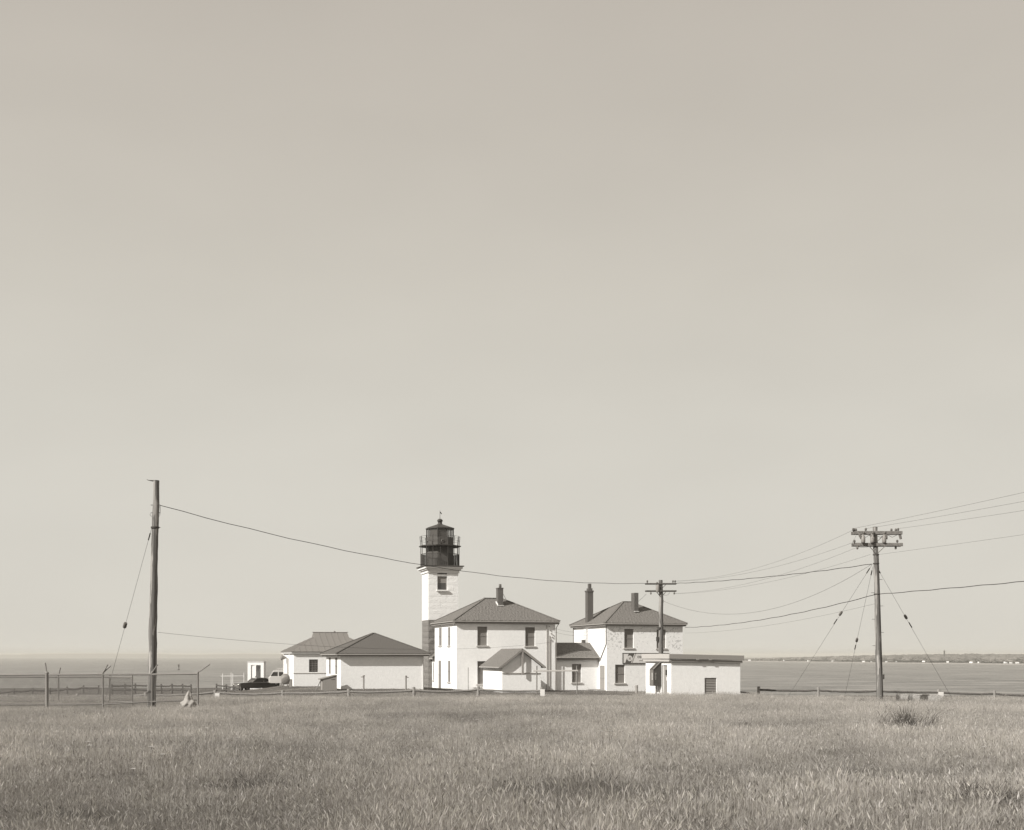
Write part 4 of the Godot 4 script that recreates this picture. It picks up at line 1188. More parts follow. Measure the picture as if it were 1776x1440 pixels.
# chain-link: posts, rails, arms for barbed wire, and the woven wire of each bay
func weave(w: float, h: float) -> ArrayMesh:
	var st := begin()
	var s := 0.085; var r := 0.005
	var k := -h
	while k < w:
		for dirn in [1.0, -1.0]:
			# the line x = k + t (or mirrored), y = t, clipped to the bay
			var t0: float = max(0.0, -k); var t1: float = min(h, w - k)
			if t1 - t0 < 0.02: continue
			var a := Vector3(k + t0, t0, 0); var b := Vector3(k + t1, t1, 0)
			if dirn < 0:
				a.x = w - a.x; b.x = w - b.x
			tube(st, [a, b], r, 3, false)
		k += s
	return done(st)

func chain_fence(label, posts: Array, bottom: float, r: float, m: Material, arm_dirs: Array):
	var at := on_ground(posts[0][0], posts[0][2])
	var f := thing("chain_link_fence", label, "fence", at)
	var n := posts.size()
	for i in n:
		var g := on_ground(posts[i][0], posts[i][2]) - at
		var top: float = posts[i][1] - at.y
		var rr: float = r * posts[i][3]
		part("post", tube_mesh([g - Vector3(0, 0.2, 0), Vector3(g.x, top + 0.03, g.z)], rr, 10), m, f)
		part("post_cap", lathe([Vector2(rr * 1.15, 0.0), Vector2(rr * 1.15, 0.04), Vector2(rr * 0.6, 0.09), Vector2(0, 0.1)], 10), m, f, Vector3(g.x, top + 0.02, g.z))
		for arm in arm_dirs[i]:
			part("barb_arm", tube_mesh([Vector3(g.x, top + 0.03, g.z), Vector3(g.x, top + 0.03, g.z) + arm], 0.03, 6), m, f)
		if i < n - 1:
			var g2 := on_ground(posts[i + 1][0], posts[i + 1][2]) - at
			var a := Vector3(g.x, top - 0.04, g.z); var b := Vector3(g2.x, posts[i + 1][1] - at.y - 0.04, g2.z)
			part("top_rail", tube_mesh([a, b], 0.045, 8), m, f)
			var lo0: float = posts[i][4] - at.y; var lo1: float = posts[i + 1][4] - at.y
			part("bottom_rail", tube_mesh([Vector3(a.x, lo0, a.z), Vector3(b.x, lo1, b.z)], 0.042, 8), m, f)
			var flat := b - a; flat.y = 0
			var mesh := part("woven_wire", weave(flat.length(), (a.y + b.y) / 2 - min(lo0, lo1) - 0.0), M.galvanised, f)
			var xd := flat.normalized()
			mesh.transform = Transform3D(Basis(xd, Vector3.UP, xd.cross(Vector3.UP)), Vector3(a.x, min(lo0, lo1), a.z) + Vector3(0, 0, 0.04))
			mesh.set_meta("kind", "stuff")

func chain_enclosure():
	chain_fence("galvanised chain-link fence with slanted barb arms in front of the bare pole",
		[[-27.6, 1.03, 61.0, 1.0, -0.48], [-23.44, 1.07, 61.0, 2.0, -0.48], [-20.62, 1.08, 61.0, 1.1, -0.47], [-18.15, 1.08, 61.0, 1.0, -0.33], [-15.83, 1.10, 61.0, 1.15, -0.25]],
		-0.4, 0.042, M.galvanised_pale, [[], [Vector3(-0.08, 0.52, 0.0)], [Vector3(0.27, 0.42, 0.05), Vector3(0.36, 0.36, -0.1)], [Vector3(0.30, 0.42, 0.05)], [Vector3(0.6, 0.42, 0.0)]])
	chain_fence("thinner chain-link fence running behind the thick corner post of the enclosure",
		[[-30.7, 0.85, 68.0, 1.0, -0.55], [-25.48, 0.83, 68.0, 1.1, -0.57], [-22.60, 0.83, 68.0, 0.9, -0.58], [-20.7, 0.83, 66.0, 0.9, -0.55]],
		-0.5, 0.042, M.galvanised, [[], [Vector3(0.12, 0.45, 0.0)], [], []])

func wires():
	var lp := Vector3(-18.01, 9.68, -62.0)
	wire(lp, Vector3(10.75, 7.76, -96.85), 1.13, 0.017, "heavy dark cable sagging from the bare weathered pole to the pole behind the shed", "overhead_cable", "", true)
	wire(Vector3(-18.13, 3.18, -62.0), Vector3(3.5, 3.2, -112.4), 0.75, 0.0075, "thin slack telephone wire from the bare pole low across the house front", "overhead_wire")
	var rp := Vector3(22.3, 7.66, -75.0)
	wire(Vector3(13.1, 7.76, -96.85), rp, 0.18, 0.021, "dark cable nearly level between the shed pole and the crossarmed pole", "overhead_cable", "", true)
	wire(rp, Vector3(12.1, 6.36, -97.0), 1.95, 0.0085, "slack wire dipping deeply between the shed pole and the crossarmed pole")
	wire(Vector3(22.5, 5.76, -75.0), Vector3(16.3, 4.62, -114.0), 0.42, 0.021, "dark service cable from the crossarmed pole to the peeling house", "overhead_cable", "", true)
	wire(Vector3(22.5, 5.2, -75.0), Vector3(16.3, 4.1, -114.0), 0.4, 0.006, "thin faint wire below the service cable to the peeling house")
	var spans := "thin wires strung from the crossarms to the shed pole"
	for q in [[21.1, 9.75, 12.95, 7.95, 0.73], [21.2, 9.02, 13.0, 7.92, 0.55], [21.3, 8.66, 13.0, 6.95, 0.6], [22.2, 8.25, 13.0, 6.92, 0.5]]:
		wire(Vector3(q[0], q[1], -75.0), Vector3(q[2], q[3], -96.8), q[4], 0.006, "one of four thin wires from the crossarms down to the shed pole", "overhead_wire", spans)
	# on towards the next pole up the line, which stands just outside the view
	var out := "wires running on from the crossarmed pole"
	for q in [[21.1, 9.85, 30.7, 10.9], [21.9, 9.85, 30.7, 10.15], [23.9, 9.85, 31.2, 9.6]]:
		wire(Vector3(q[0], q[1], -75.0), Vector3(q[2], q[3], -48.0), 0.12, 0.0065, "one of three thin wires running up and away from the crossarms over the shore fence", "overhead_wire", out)
	wire(Vector3(22.5, 8.22, -75.0), Vector3(30.9, 8.35, -48.0), 0.05, 0.006, "single thin wire leaving the crossarmed pole just below its lower crossarm")
	wire(Vector3(22.62, 5.78, -75.0), Vector3(31.0, 6.0, -48.0), 0.06, 0.021, "lumpy dark cable leaving the crossarmed pole at half height over the shore fence", "overhead_cable", "", true)
	# house wires between the two houses
	wire(Vector3(3.9, 4.55, -112.6), Vector3(8.7, 4.55, -112.2), 0.42, 0.008, "thin wire hanging between the two houses, the upper of a pair")
	wire(Vector3(3.9, 4.2, -112.6), Vector3(8.7, 4.25, -112.2), 0.4, 0.008, "thin wire hanging between the two houses, the lower of a pair")
	guy(Vector3(22.33, 7.65, -75.0), on_ground(18.73, 83.0), 0.34, "guy wire from the crossarmed pole slanting toward the shed, with a dark insulator")
	guy(Vector3(22.36, 7.5, -75.0), on_ground(23.3, 85.0), 0.52, "steep guy wire running back from the crossarmed pole, with a dark insulator")
	guy(Vector3(22.5, 7.65, -75.0), on_ground(29.41, 80.5), 0.37, "guy wire from the crossarmed pole slanting away from the shed, with a dark insulator")

# ------------------------------------------------------------------ vehicles and small things
# side outline swept across the width with the flanks drawn in at their edges
func sweep(outline: Array, stations: Array) -> ArrayMesh:
	# stations: [z, inset towards the outline's middle]
	var mid := Vector2.ZERO
	for p in outline: mid += p / outline.size()
	var rings := []
	for s in stations:
		var ring := []
		for p in outline:
			var v: Vector2 = p + (mid - p).normalized() * s[1]
			ring.append(Vector3(v.x, v.y, s[0]))
		rings.append(ring)
	var st := begin()
	var n := outline.size()
	for i in rings.size() - 1:
		for k in n:
			var k2 := (k + 1) % n
			quad(st, rings[i][k], rings[i][k2], rings[i + 1][k2], rings[i + 1][k])
	var idx := Geometry2D.triangulate_polygon(PackedVector2Array(outline))
	for i in range(0, idx.size(), 3):
		for e in [0, rings.size() - 1]: tri(st, rings[e][idx[i]], rings[e][idx[i + 1]], rings[e][idx[i + 2]])
	return done(st)

func wheel(parent, x: float, z: float, r: float):
	var w := part("wheel", lathe([Vector2(r * 0.6, -0.09), Vector2(r * 0.92, -0.1), Vector2(r, -0.06), Vector2(r, 0.06), Vector2(r * 0.92, 0.1), Vector2(r * 0.6, 0.09)], 20), M.rubber, parent, Vector3(x, r, z), Vector3(90, 0, 0))
	part("rim", lathe([Vector2(0.0, -0.085), Vector2(r * 0.3, -0.1), Vector2(r * 0.62, -0.06), Vector2(r * 0.62, 0.06), Vector2(r * 0.3, 0.1), Vector2(0.0, 0.085)], 20), M.galvanised_pale, w)

func car():
	var at := on_ground(-30.54, 144.6)
	var c := thing("parked_car", "dark hardtop car with a fastback roof parked behind the grassy bank", "car", at, 38.0)
	var low := [Vector2(-2.62, 0.42), Vector2(-2.62, 0.82), Vector2(-2.45, 0.93), Vector2(-1.6, 0.99), Vector2(-0.75, 1.02), Vector2(0.6, 1.0), Vector2(1.7, 1.02), Vector2(2.4, 1.0), Vector2(2.66, 0.86), Vector2(2.62, 0.5), Vector2(2.3, 0.3), Vector2(-2.3, 0.28)]
	part("body", sweep(low, [[-0.95, 0.16], [-0.9, 0.04], [-0.7, 0.0], [0.7, 0.0], [0.9, 0.04], [0.95, 0.16]]), M.car_paint, c)
	var glassy := [Vector2(-0.85, 0.98), Vector2(-0.28, 1.40), Vector2(1.0, 1.42), Vector2(1.95, 0.99)]
	part("windows", sweep(glassy, [[-0.72, 0.1], [-0.66, 0.0], [0.66, 0.0], [0.72, 0.1]]), M.glass, c)
	var roof := [Vector2(-0.4, 1.38), Vector2(-0.3, 1.47), Vector2(0.3, 1.53), Vector2(1.0, 1.48), Vector2(2.05, 1.0), Vector2(1.75, 0.99), Vector2(0.95, 1.39)]
	part("roof", sweep(roof, [[-0.7, 0.05], [-0.62, 0.0], [0.62, 0.0], [0.7, 0.05]]), M.car_paint, c)
	for z in [-0.69, 0.69]:
		bar("windscreen_pillar", Vector3(-0.86, 0.99, z), Vector3(-0.33, 1.42, z * 0.97), 0.05, 0.06, M.chrome, c)
		bar("door_pillar", Vector3(0.62, 0.98, z * 1.02), Vector3(0.62, 1.44, z * 0.99), 0.05, 0.07, M.chrome, c)
		bar("chrome_strip", Vector3(-2.4, 0.78, z * 1.36), Vector3(2.4, 0.78, z * 1.36), 0.02, 0.04, M.chrome, c)
		for q in [0.5, 0.78]:
			var hl := part("headlight", lathe([Vector2(0.0, 0.05), Vector2(0.08, 0.04), Vector2(0.1, 0.0), Vector2(0.11, -0.06)], 14), M.chrome, c, Vector3(-2.61, 0.72, sign(z) * q), Vector3(0, 0, 90))
		bx("tail_fin", Vector3(1.1, 0.12, 0.08), Vector3(2.1, 1.05, z * 1.25), M.car_paint, c, Vector3(0, 0, 3))
	bx("grille", Vector3(0.05, 0.2, 0.85), Vector3(-2.62, 0.65, 0), M.galvanised, c)
	bx("bumper", Vector3(0.14, 0.16, 1.86), Vector3(-2.7, 0.42, 0), M.chrome, c)
	bx("bumper", Vector3(0.14, 0.16, 1.86), Vector3(2.7, 0.45, 0), M.chrome, c)
	for x in [-1.6, 1.55]:
		for z in [-0.82, 0.82]: wheel(c, x, z, 0.36)

func van():
	var at := on_ground(-26.4, 142.3)
	var c := thing("parked_van", "white boxy van with a roof rack half hidden beside the seam-roofed building", "van", at + Vector3(0, 0.0, 0), 8.0)
	var low := [Vector2(-2.1, 0.35), Vector2(-2.15, 0.95), Vector2(-1.95, 1.1), Vector2(2.05, 1.1), Vector2(2.1, 0.4), Vector2(1.9, 0.3), Vector2(-1.9, 0.28)]
	part("body", sweep(low, [[-0.85, 0.1], [-0.8, 0.0], [0.8, 0.0], [0.85, 0.1]]), M.van_white, c)
	var up := [Vector2(-1.93, 1.08), Vector2(-1.6, 1.62), Vector2(1.95, 1.62), Vector2(2.05, 1.08)]
	part("windows", sweep(up, [[-0.74, 0.06], [-0.7, 0.0], [0.7, 0.0], [0.74, 0.06]]), M.glass, c)
	part("roof", sweep([Vector2(-1.7, 1.58), Vector2(-1.62, 1.74), Vector2(-1.2, 1.84), Vector2(1.7, 1.84), Vector2(2.0, 1.72), Vector2(2.02, 1.58)], [[-0.78, 0.08], [-0.7, 0.0], [0.7, 0.0], [0.78, 0.08]]), M.van_white, c)
	for z in [-0.76, 0.76]:
		for x in [-1.0, -0.1, 0.85, 1.85]: bx("pillar", Vector3(0.14, 0.52, 0.06), Vector3(x, 1.34, z), M.van_white, c)
		bar("pillar", Vector3(-1.95, 1.08, z), Vector3(-1.62, 1.62, z), 0.06, 0.1, M.van_white, c)
		for x in [-1.25, 1.3]: wheel(c, x, z * 0.95, 0.32)
		bar("rack_rail", Vector3(-1.2, 2.0, z * 0.8), Vector3(1.7, 2.0, z * 0.8), 0.05, 0.06, M.van_white, c)
		bx("headlight", Vector3(0.05, 0.18, 0.18), Vector3(-2.15, 0.78, z * 0.75), M.chrome, c)
	for x in [-1.0, 0.2, 1.5]: bx("rack_leg", Vector3(0.05, 0.18, 1.2), Vector3(x, 1.91, 0), M.van_white, c)
	bx("bumper", Vector3(0.1, 0.14, 1.6), Vector3(-2.2, 0.42, 0), M.galvanised, c)

func white_booth():
	var at := on_ground(-31.64, 150.0)
	var c := thing("white_booth", "small white booth with an open doorway standing above the sea behind the dark car", "booth", at)
	var h := 1.21 - at.y
	part("front_wall", wall_mesh(2.0, h, 0.1, [[0.42, 1.62, 0.1, h - 0.42]]), M.white_wall, c, Vector3(-1.0, 0, 0.6))
	bx("side_wall", Vector3(0.1, h, 1.1), Vector3(-0.95, h / 2, -0.052), M.white_wall, c)
	bx("side_wall", Vector3(0.1, h, 1.1), Vector3(0.95, h / 2, -0.052), M.white_wall, c)
	bx("back_wall", Vector3(2.0, h, 0.1), Vector3(0, h / 2, -0.655), M.white_wall, c)
	bx("roof", Vector3(2.06, 0.06, 1.4), Vector3(0, h + 0.032, -0.02), M.white_trim, c)
	var d := bx("door", Vector3(0.62, h - 0.56, 0.05), Vector3(-0.25, (h - 0.3) / 2, 0.52), M.white_trim, c, Vector3(0, -12, 0))
	bx("handle", Vector3(0.06, 0.12, 0.06), Vector3(0.24, 0.0, 0.05), M.iron, d)

func white_railing():
	var at := on_ground(-35.14, 147.0)
	var c := thing("pipe_railing", "thin white pipe railing above the sea beside the booth", "railing", at)
	for q in [[0.0, -0.2], [1.05, -0.1], [1.25, -0.2], [2.6, -0.08]]:
		part("post", tube_mesh([Vector3(q[0], -0.1, 0), Vector3(q[0], q[1] - at.y, 0)], 0.045, 6), M.white_trim, c)
	part("rail", tube_mesh([Vector3(-0.25, -0.52 - at.y, 0), Vector3(2.6, -0.5 - at.y, 0)], 0.032, 6), M.white_trim, c)

func fuel_tank():
	var at := on_ground(-23.55, 125.5)
	var c := thing("fuel_tank", "round-ended grey tank on a stand at the corner of the seam-roofed building", "tank", at)
	var pr := [Vector2(0.0, -0.75)]
	for k in 7: pr.append(Vector2(0.46 * sin((k + 1) * PI / 14.0), -0.62 - 0.13 * cos((k + 1) * PI / 14.0)))
	pr.append(Vector2(0.46, 0.6)); pr.append(Vector2(0.3, 0.72)); pr.append(Vector2(0.0, 0.75))
	part("drum", lathe(pr, 24), M.can_grey, c, Vector3(0, 0.82, -0.3), Vector3(-78, 12, 0))
	for x in [-0.28, 0.28]:
		for z in [0.25, -0.8]: bx("leg", Vector3(0.08, 0.6, 0.08), Vector3(x, 0.25, z), M.galvanised, c)
	bx("pump_box", Vector3(0.3, 0.85, 0.3), Vector3(0.62, 0.4, 0.1), M.fascia, c)

func covered_post():
	# canvas gathered round a short post: a cone above, slumped folds below
	var at := on_ground(-16.06, 60.0)
	var c := thing("covered_post", "pale canvas cover draped in folds over a short post in the grass", "cover", at)
	var n := FastNoiseLite.new(); n.seed = 12; n.frequency = 1.0
	var st := begin()
	var rows := 30; var sides := 48
	var prof := [[0.0, 0.27], [0.06, 0.31], [0.16, 0.33], [0.27, 0.36], [0.36, 0.35], [0.44, 0.26], [0.52, 0.185], [0.62, 0.165], [0.74, 0.14], [0.86, 0.095], [0.94, 0.05], [1.0, 0.012]]
	var radius := func(t: float) -> float:
		for i in prof.size() - 1:
			if t <= prof[i + 1][0]: return lerp(prof[i][1], prof[i + 1][1], (t - prof[i][0]) / (prof[i + 1][0] - prof[i][0]))
		return 0.01
	var pt := func(j: int, i: int) -> Vector3:
		var t := j / float(rows); var a := TAU * (i % sides) / sides
		var r: float = radius.call(t)
		var low := 1.0 - smoothstep(0.38, 0.55, t)
		# diagonal folds in the slumped part, upright ones in the cone
		r *= 1.0 + low * 0.13 * sin(5.0 * a + t * 14.0 + 1.5 * n.get_noise_2d(a, t * 4.0)) + (1.0 - low) * 0.2 * sin(4.0 * a + 1.0 + 3.0 * n.get_noise_2d(t * 3.0, 2.0))
		r += 0.03 * n.get_noise_3d(cos(a) * 2.0, t * 5.0, sin(a) * 2.0)
		return Vector3(cos(a) * r + 0.05 * t, t * 0.97 - 0.02 + low * 0.05 * sin(2.0 * a + 0.7), sin(a) * r)
	for j in rows:
		for i in sides:
			st.set_smooth_group(1)
			quad(st, pt.call(j, i), pt.call(j + 1, i), pt.call(j + 1, i + 1), pt.call(j, i + 1))
	part("canvas", done(st), M.cloth, c)
	part("post", tube_mesh([Vector3(0.03, -0.2, 0), Vector3(0.05, 0.9, 0)], 0.05, 8), M.rail_wood, c)

func small_things():
	# the beam on two posts in front of the link
	var at := on_ground(2.05, 100.0)
	var c := thing("hitching_rail", "long thin horizontal beam carried on two slim posts in front of the low link", "rail", at)
	part("post", tube_mesh([Vector3(0, -0.2, 0), Vector3(0, 1.14 - at.y, 0)], 0.05, 8), M.window_board, c)
	part("post", tube_mesh([Vector3(3.33, -0.2, 0), Vector3(3.30, 1.14 - at.y, 0)], 0.055, 8), M.rail_wood, c)
	bar("beam", Vector3(-0.3, 0.71 - at.y, 0.07), Vector3(3.4, 0.74 - at.y, 0.07), 0.06, 0.13, M.sill, c)
	# iron posts in front of the garage
	for q in [[-11.81, 96.4, 0.33, "iron hydrant post with a spout, standing before the middle of the garage wall", "hydrant_post"], [-8.5, 97.0, 0.28, "iron hydrant post with a spout, by the garage corner next to the tower", "hydrant_post"]]:
		var a := on_ground(q[0], q[1])
		var p := thing(q[4], q[3], "post", a)
		part("shaft", tube_mesh([Vector3(0, -0.2, 0), Vector3(0, q[2] - a.y, 0)], 0.06, 8), M.fascia, p)
		part("head", lathe([Vector2(0.09, 0.0), Vector2(0.1, 0.05), Vector2(0.06, 0.1), Vector2(0.0, 0.11)], 10), M.fascia, p, Vector3(0, q[2] - a.y, 0))
		bx("spout", Vector3(0.2, 0.07, 0.07), Vector3(0.12 if q[0] > -10.0 else -0.12, q[2] - a.y - 0.05, 0.02), M.fascia, p)
	var pa := on_ground(-3.87, 107.0)
	part("shaft", tube_mesh([Vector3(0, -0.2, 0), Vector3(0, 0.93 - pa.y, 0)], 0.03, 6), M.rail_wood, thing("thin_stake", "thin upright stake standing before the white house wall", "stake", pa))
	var ba := on_ground(10.8, 105.0)
	var bo := thing("bollard", "stubby grey bollard in front of the peeling house", "bollard", ba)
	part("shaft", tube_mesh([Vector3(0, -0.2, 0), Vector3(0, -0.62 - ba.y, 0), Vector3(0, -0.58 - ba.y, 0)], [0.13, 0.13, 0.1], 12), M.grey_door, bo)
	part("collar", lathe([Vector2(0.132, 0.0), Vector2(0.145, 0.01), Vector2(0.145, 0.07), Vector2(0.132, 0.08)], 12), M.grey_door, bo, Vector3(0, -0.76 - ba.y, 0))
	# concrete trough at the shore fence
	var ta := on_ground(26.6, 78.6)
	var tr := thing("concrete_trough", "pale concrete slab half sunk in weeds near the shore fence", "slab", ta, -8.0)
	part("slab", prism([Vector2(-1.35, -0.2), Vector2(0.95, -0.25), Vector2(1.2, 0.36), Vector2(-1.3, 0.40)], -0.8, 0.5), M.concrete, tr)
	bx("lip", Vector3(2.3, 0.06, 0.14), Vector3(-0.1, 0.41, 0.3), M.concrete, tr, Vector3(0, 0, -0.9))
	# pale rock at the near edge of the field
	var ra := on_ground(-4.72, 13.75)
	var rk := thing("rock", "pale flat rock showing through the grass", "rock", ra)
	var n := FastNoiseLite.new(); n.seed = 88; n.frequency = 1.3
	var st := begin()
	for j in 8:
		for i in 20:
			var f := func(jj: int, ii: int) -> Vector3:
				var t := jj / 8.0 * PI / 2; var a := TAU * ii / 20.0
				var r := 1.0 + 0.35 * n.get_noise_3d(cos(a) * 1.2, sin(t) * 1.2, sin(a) * 1.2)
				return Vector3(cos(a) * cos(t) * 0.24 * r, sin(t) * 0.10 * r, sin(a) * cos(t) * 0.18 * r)
			st.set_smooth_group(1)
			quad(st, f.call(j, i), f.call(j + 1, i), f.call(j + 1, i + 1), f.call(j, i + 1))
	part("boulder", done(st), M.rock, rk)
	# channel buoy out at sea
	var bu := thing("buoy", "tiny dark channel buoy far out on the water", "buoy", Vector3(-413.0, -16.2, -1500.0))
	part("float", lathe([Vector2(0.0, -0.5), Vector2(1.6, -0.3), Vector2(1.6, 0.9), Vector2(0.5, 1.2), Vector2(0.4, 4.0), Vector2(1.0, 4.4), Vector2(1.0, 7.0), Vector2(0.0, 7.2)], 12), M.iron, bu)

# ------------------------------------------------------------------ the far shore
func far_shore():
	# shoreline from far left behind the buildings to near right: [x, distance]
	var line := [[560.0, 4300.0], [640.0, 3900.0], [689.0, 3600.0], [768.0, 3150.0], [816.0, 2800.0], [884.0, 2607.0], [943.0, 2439.0], [969.0, 2291.0], [1010.0, 2150.0], [1060.0, 2000.0]]
	var hgt := [3.0, 4.5, 8.5, 13.5, 16.0, 17.0, 16.5, 14.5, 14.0, 14.0]
	var bank := begin(); var beach := begin()
	for i in line.size() - 1:
		var a := Vector3(line[i][0], 0, -line[i][1]); var b := Vector3(line[i + 1][0], 0, -line[i + 1][1])
		var back := Vector3(0.55, 0, -0.83)
		var y := Vector3(0, -16.05, 0); var y1 := Vector3(0, -14.4, 0)
		quad(beach, a + y, a + back * 22 + y1, b + back * 22 + y1, b + y)
		var h0: float = hgt[i] * 0.25 - 14.4; var h1: float = hgt[i + 1] * 0.25 - 14.4
		quad(bank, a + back * 22 + y1, a + back * 120 + Vector3(0, h0, 0), b + back * 120 + Vector3(0, h1, 0), b + back * 22 + y1)
		quad(bank, a + back * 120 + Vector3(0, h0, 0), a + back * 900 + Vector3(0, h0 + 1.0, 0), b + back * 900 + Vector3(0, h1 + 1.0, 0), b + back * 120 + Vector3(0, h1, 0))
	part("far_beach", done(beach), M.far_beach, self).set_meta("kind", "structure")
	part("far_land", done(bank), M.far_bank, self).set_meta("kind", "structure")
	# tree crowns, read as one wood from here
	var crowns := []
	for k in 3:
		var n := FastNoiseLite.new(); n.seed = 500 + k; n.frequency = 0.9
		var st := begin()
		for j in 7:
			for i in 10:
				var f := func(jj: int, ii: int) -> Vector3:
					var t := -0.35 * PI + jj / 7.0 * 0.85 * PI; var a := TAU * (ii % 10) / 10.0
					var v := Vector3(cos(a) * cos(t), sin(t) * 0.9, sin(a) * cos(t))
					return v * (1.0 + 0.45 * n.get_noise_3dv(v * 2.2))
				st.set_color(Color.WHITE)
				quad(st, f.call(j, i), f.call(j + 1, i), f.call(j + 1, i + 1), f.call(j, i + 1))
		crowns.append(done(st))
	var root := thing("far_wood", "hazy belt of trees along the far shore", "trees")
	root.set_meta("kind", "stuff")
	var names := ["broad_crowns", "round_crowns", "rough_crowns"]
	rng.seed = 700
	for k in 3:
		var xf := []
		for i in 900:
			var t: float = pow(rng.randf(), 0.9) * (line.size() - 1.001)
			var s := int(t); var fr := t - s
			var p := Vector3(lerp(line[s][0], line[s + 1][0], fr), 0, -lerp(line[s][1], line[s + 1][1], fr))
			var deep := rng.randf_range(50.0, 420.0)
			p += Vector3(0.55, 0, -0.83) * deep
			var full: float = lerp(hgt[s], hgt[s + 1], fr)
			var r := full * rng.randf_range(0.28, 0.46)
			p.y = -14.6 + full * 0.25 + r * 0.55 + smoothstep(50.0, 400.0, deep) * full * 0.28
			xf.append([Transform3D(Basis(Vector3.UP, rng.randf() * TAU).scaled(Vector3(r * 1.9, r, r * 1.6)), p), rng.randf_range(0.7, 1.4)])
		var mm := MultiMesh.new()
		mm.transform_format = MultiMesh.TRANSFORM_3D; mm.use_colors = true; mm.mesh = crowns[k]; mm.instance_count = xf.size()
		for i in xf.size():
			mm.set_instance_transform(i, xf[i][0]); mm.set_instance_color(i, Color(xf[i][1], xf[i][1], xf[i][1]))
		var o := MultiMeshInstance3D.new(); o.name = names[k]; o.multimesh = mm; o.material_override = M.crown
		o.set_meta("kind", "stuff")
		root.add_child(o, true)
	# houses among the trees: [place along the shore, inland, width, height]
	for q in [[1.95, 60, 16, 5], [2.1, 50, 10, 4], [2.55, 60, 12, 5], [2.95, 40, 14, 5], [3.05, 60, 9, 4], [3.35, 50, 10, 4], [3.5, 70, 12, 7], [3.9, 40, 12, 5], [4.02, 45, 8, 4], [4.2, 60, 10, 5], [4.3, 40, 8, 5], [4.45, 55, 9, 5], [4.9, 60, 12, 6], [5.35, 50, 10, 5], [5.8, 40, 20, 6], [5.9, 45, 9, 5], [6.2, 55, 14, 4], [6.5, 45, 15, 6], [6.62, 40, 9, 5], [6.75, 45, 13, 4.5], [6.98, 40, 17, 5]]:
		var s := int(q[0]); var fr: float = q[0] - s
		var p := Vector3(lerp(line[s][0], line[s + 1][0], fr), 0, -lerp(line[s][1], line[s + 1][1], fr)) + Vector3(0.55, 0, -0.83) * float(q[1])
		p.y = -14.4 + lerp(hgt[s], hgt[s + 1], fr) * 0.25 * (q[1] - 22.0) / 98.0 - 0.3
		var w: float = q[2] * 0.52; var hh: float = q[3] * 0.52
		var ho := thing("shore_house", "tiny white house among the trees on the far shore", "house", p, rng.randf_range(-30.0, 40.0), "white houses on the far shore")
		bx("walls", Vector3(w, hh, w * 0.7), Vector3(0, hh / 2, 0), M.far_white, ho)
		part("roof", prism([Vector2(-w * 0.38, hh), Vector2(w * 0.38, hh), Vector2(0, hh + w * 0.26)], -w * 0.52, w * 0.52), M.far_roof, ho, Vector3.ZERO, Vector3(0, 90, 0))
	# a slim tower showing above the far trees
	var tw := thing("far_steeple", "slim dark tower rising above the trees on the far shore", "tower", Vector3(950.0, -12.0, -2660.0))
	part("shaft", lathe([Vector2(1.6, 0.0), Vector2(1.5, 22.0), Vector2(1.9, 22.0), Vector2(1.9, 23.5), Vector2(0.0, 26.5)], 8), M.far_roof, tw)
	# the thin line of land beneath the sky on the other side
	var st := begin()
	var n2 := FastNoiseLite.new(); n2.seed = 9; n2.frequency = 0.0009
	for i in 60:
		var x0 := -7500.0 + i * 150.0; var x1 := x0 + 150.0
		var f := func(x: float) -> float: return -16.0 + 30.0 * smoothstep(1500.0, -1500.0, x) + 10.0 * n2.get_noise_1d(x)
		quad(st, Vector3(x0, -16.5, -11000), Vector3(x0, f.call(x0), -11400), Vector3(x1, f.call(x1), -11400), Vector3(x1, -16.5, -11000))
		quad(st, Vector3(x0, f.call(x0), -11400), Vector3(x0, -16.5, -12400), Vector3(x1, -16.5, -12400), Vector3(x1, f.call(x1), -11400))
	part("far_hills", done(st), M.far_bank, self).set_meta("kind", "structure")

# ------------------------------------------------------------------ the sky: an even haze, paler towards the horizon, with the faintest veil of cloud
func sky_picture(exposure: float) -> ImageTexture:
	var steps := [[-90.0, 0.18, 0.16, 0.14], [-8.0, 0.36, 0.33, 0.285], [-0.6, 0.50, 0.47, 0.41], [0.0, 0.670, 0.642, 0.577], [6.4, 0.672, 0.646, 0.583], [11.2, 0.648, 0.621, 0.558], [17.0, 0.607, 0.573, 0.509], [23.0, 0.556, 0.517, 0.458], [28.0, 0.528, 0.486, 0.430], [45.0, 0.48, 0.44, 0.388], [90.0, 0.43, 0.394, 0.346]]
	var veil := FastNoiseLite.new(); veil.seed = 14; veil.frequency = 1.4; veil.fractal_octaves = 5
	var w := 1024; var h := 512
	var img := Image.create(w, h, false, Image.FORMAT_RGBF)
	for y in h:
		var e := 90.0 - 180.0 * (y + 0.5) / h
		var k := 0
		while k < steps.size() - 2 and e > steps[k + 1][0]: k += 1
		var t: float = clamp((e - steps[k][0]) / (steps[k + 1][0] - steps[k][0]), 0.0, 1.0)
		var c := Color(lerp(steps[k][1], steps[k + 1][1], t), lerp(steps[k][2], steps[k + 1][2], t), lerp(steps[k][3], steps[k + 1][3], t))
		for x in w:
			var az := TAU * x / w; var el := deg_to_rad(e)
			var v := 1.0 + 0.035 * veil.get_noise_3d(cos(az) * cos(el) * 3.0, sin(el) * 8.0, sin(az) * cos(el) * 3.0)
			img.set_pixel(x, y, c * (v / exposure))
	return ImageTexture.create_from_image(img)

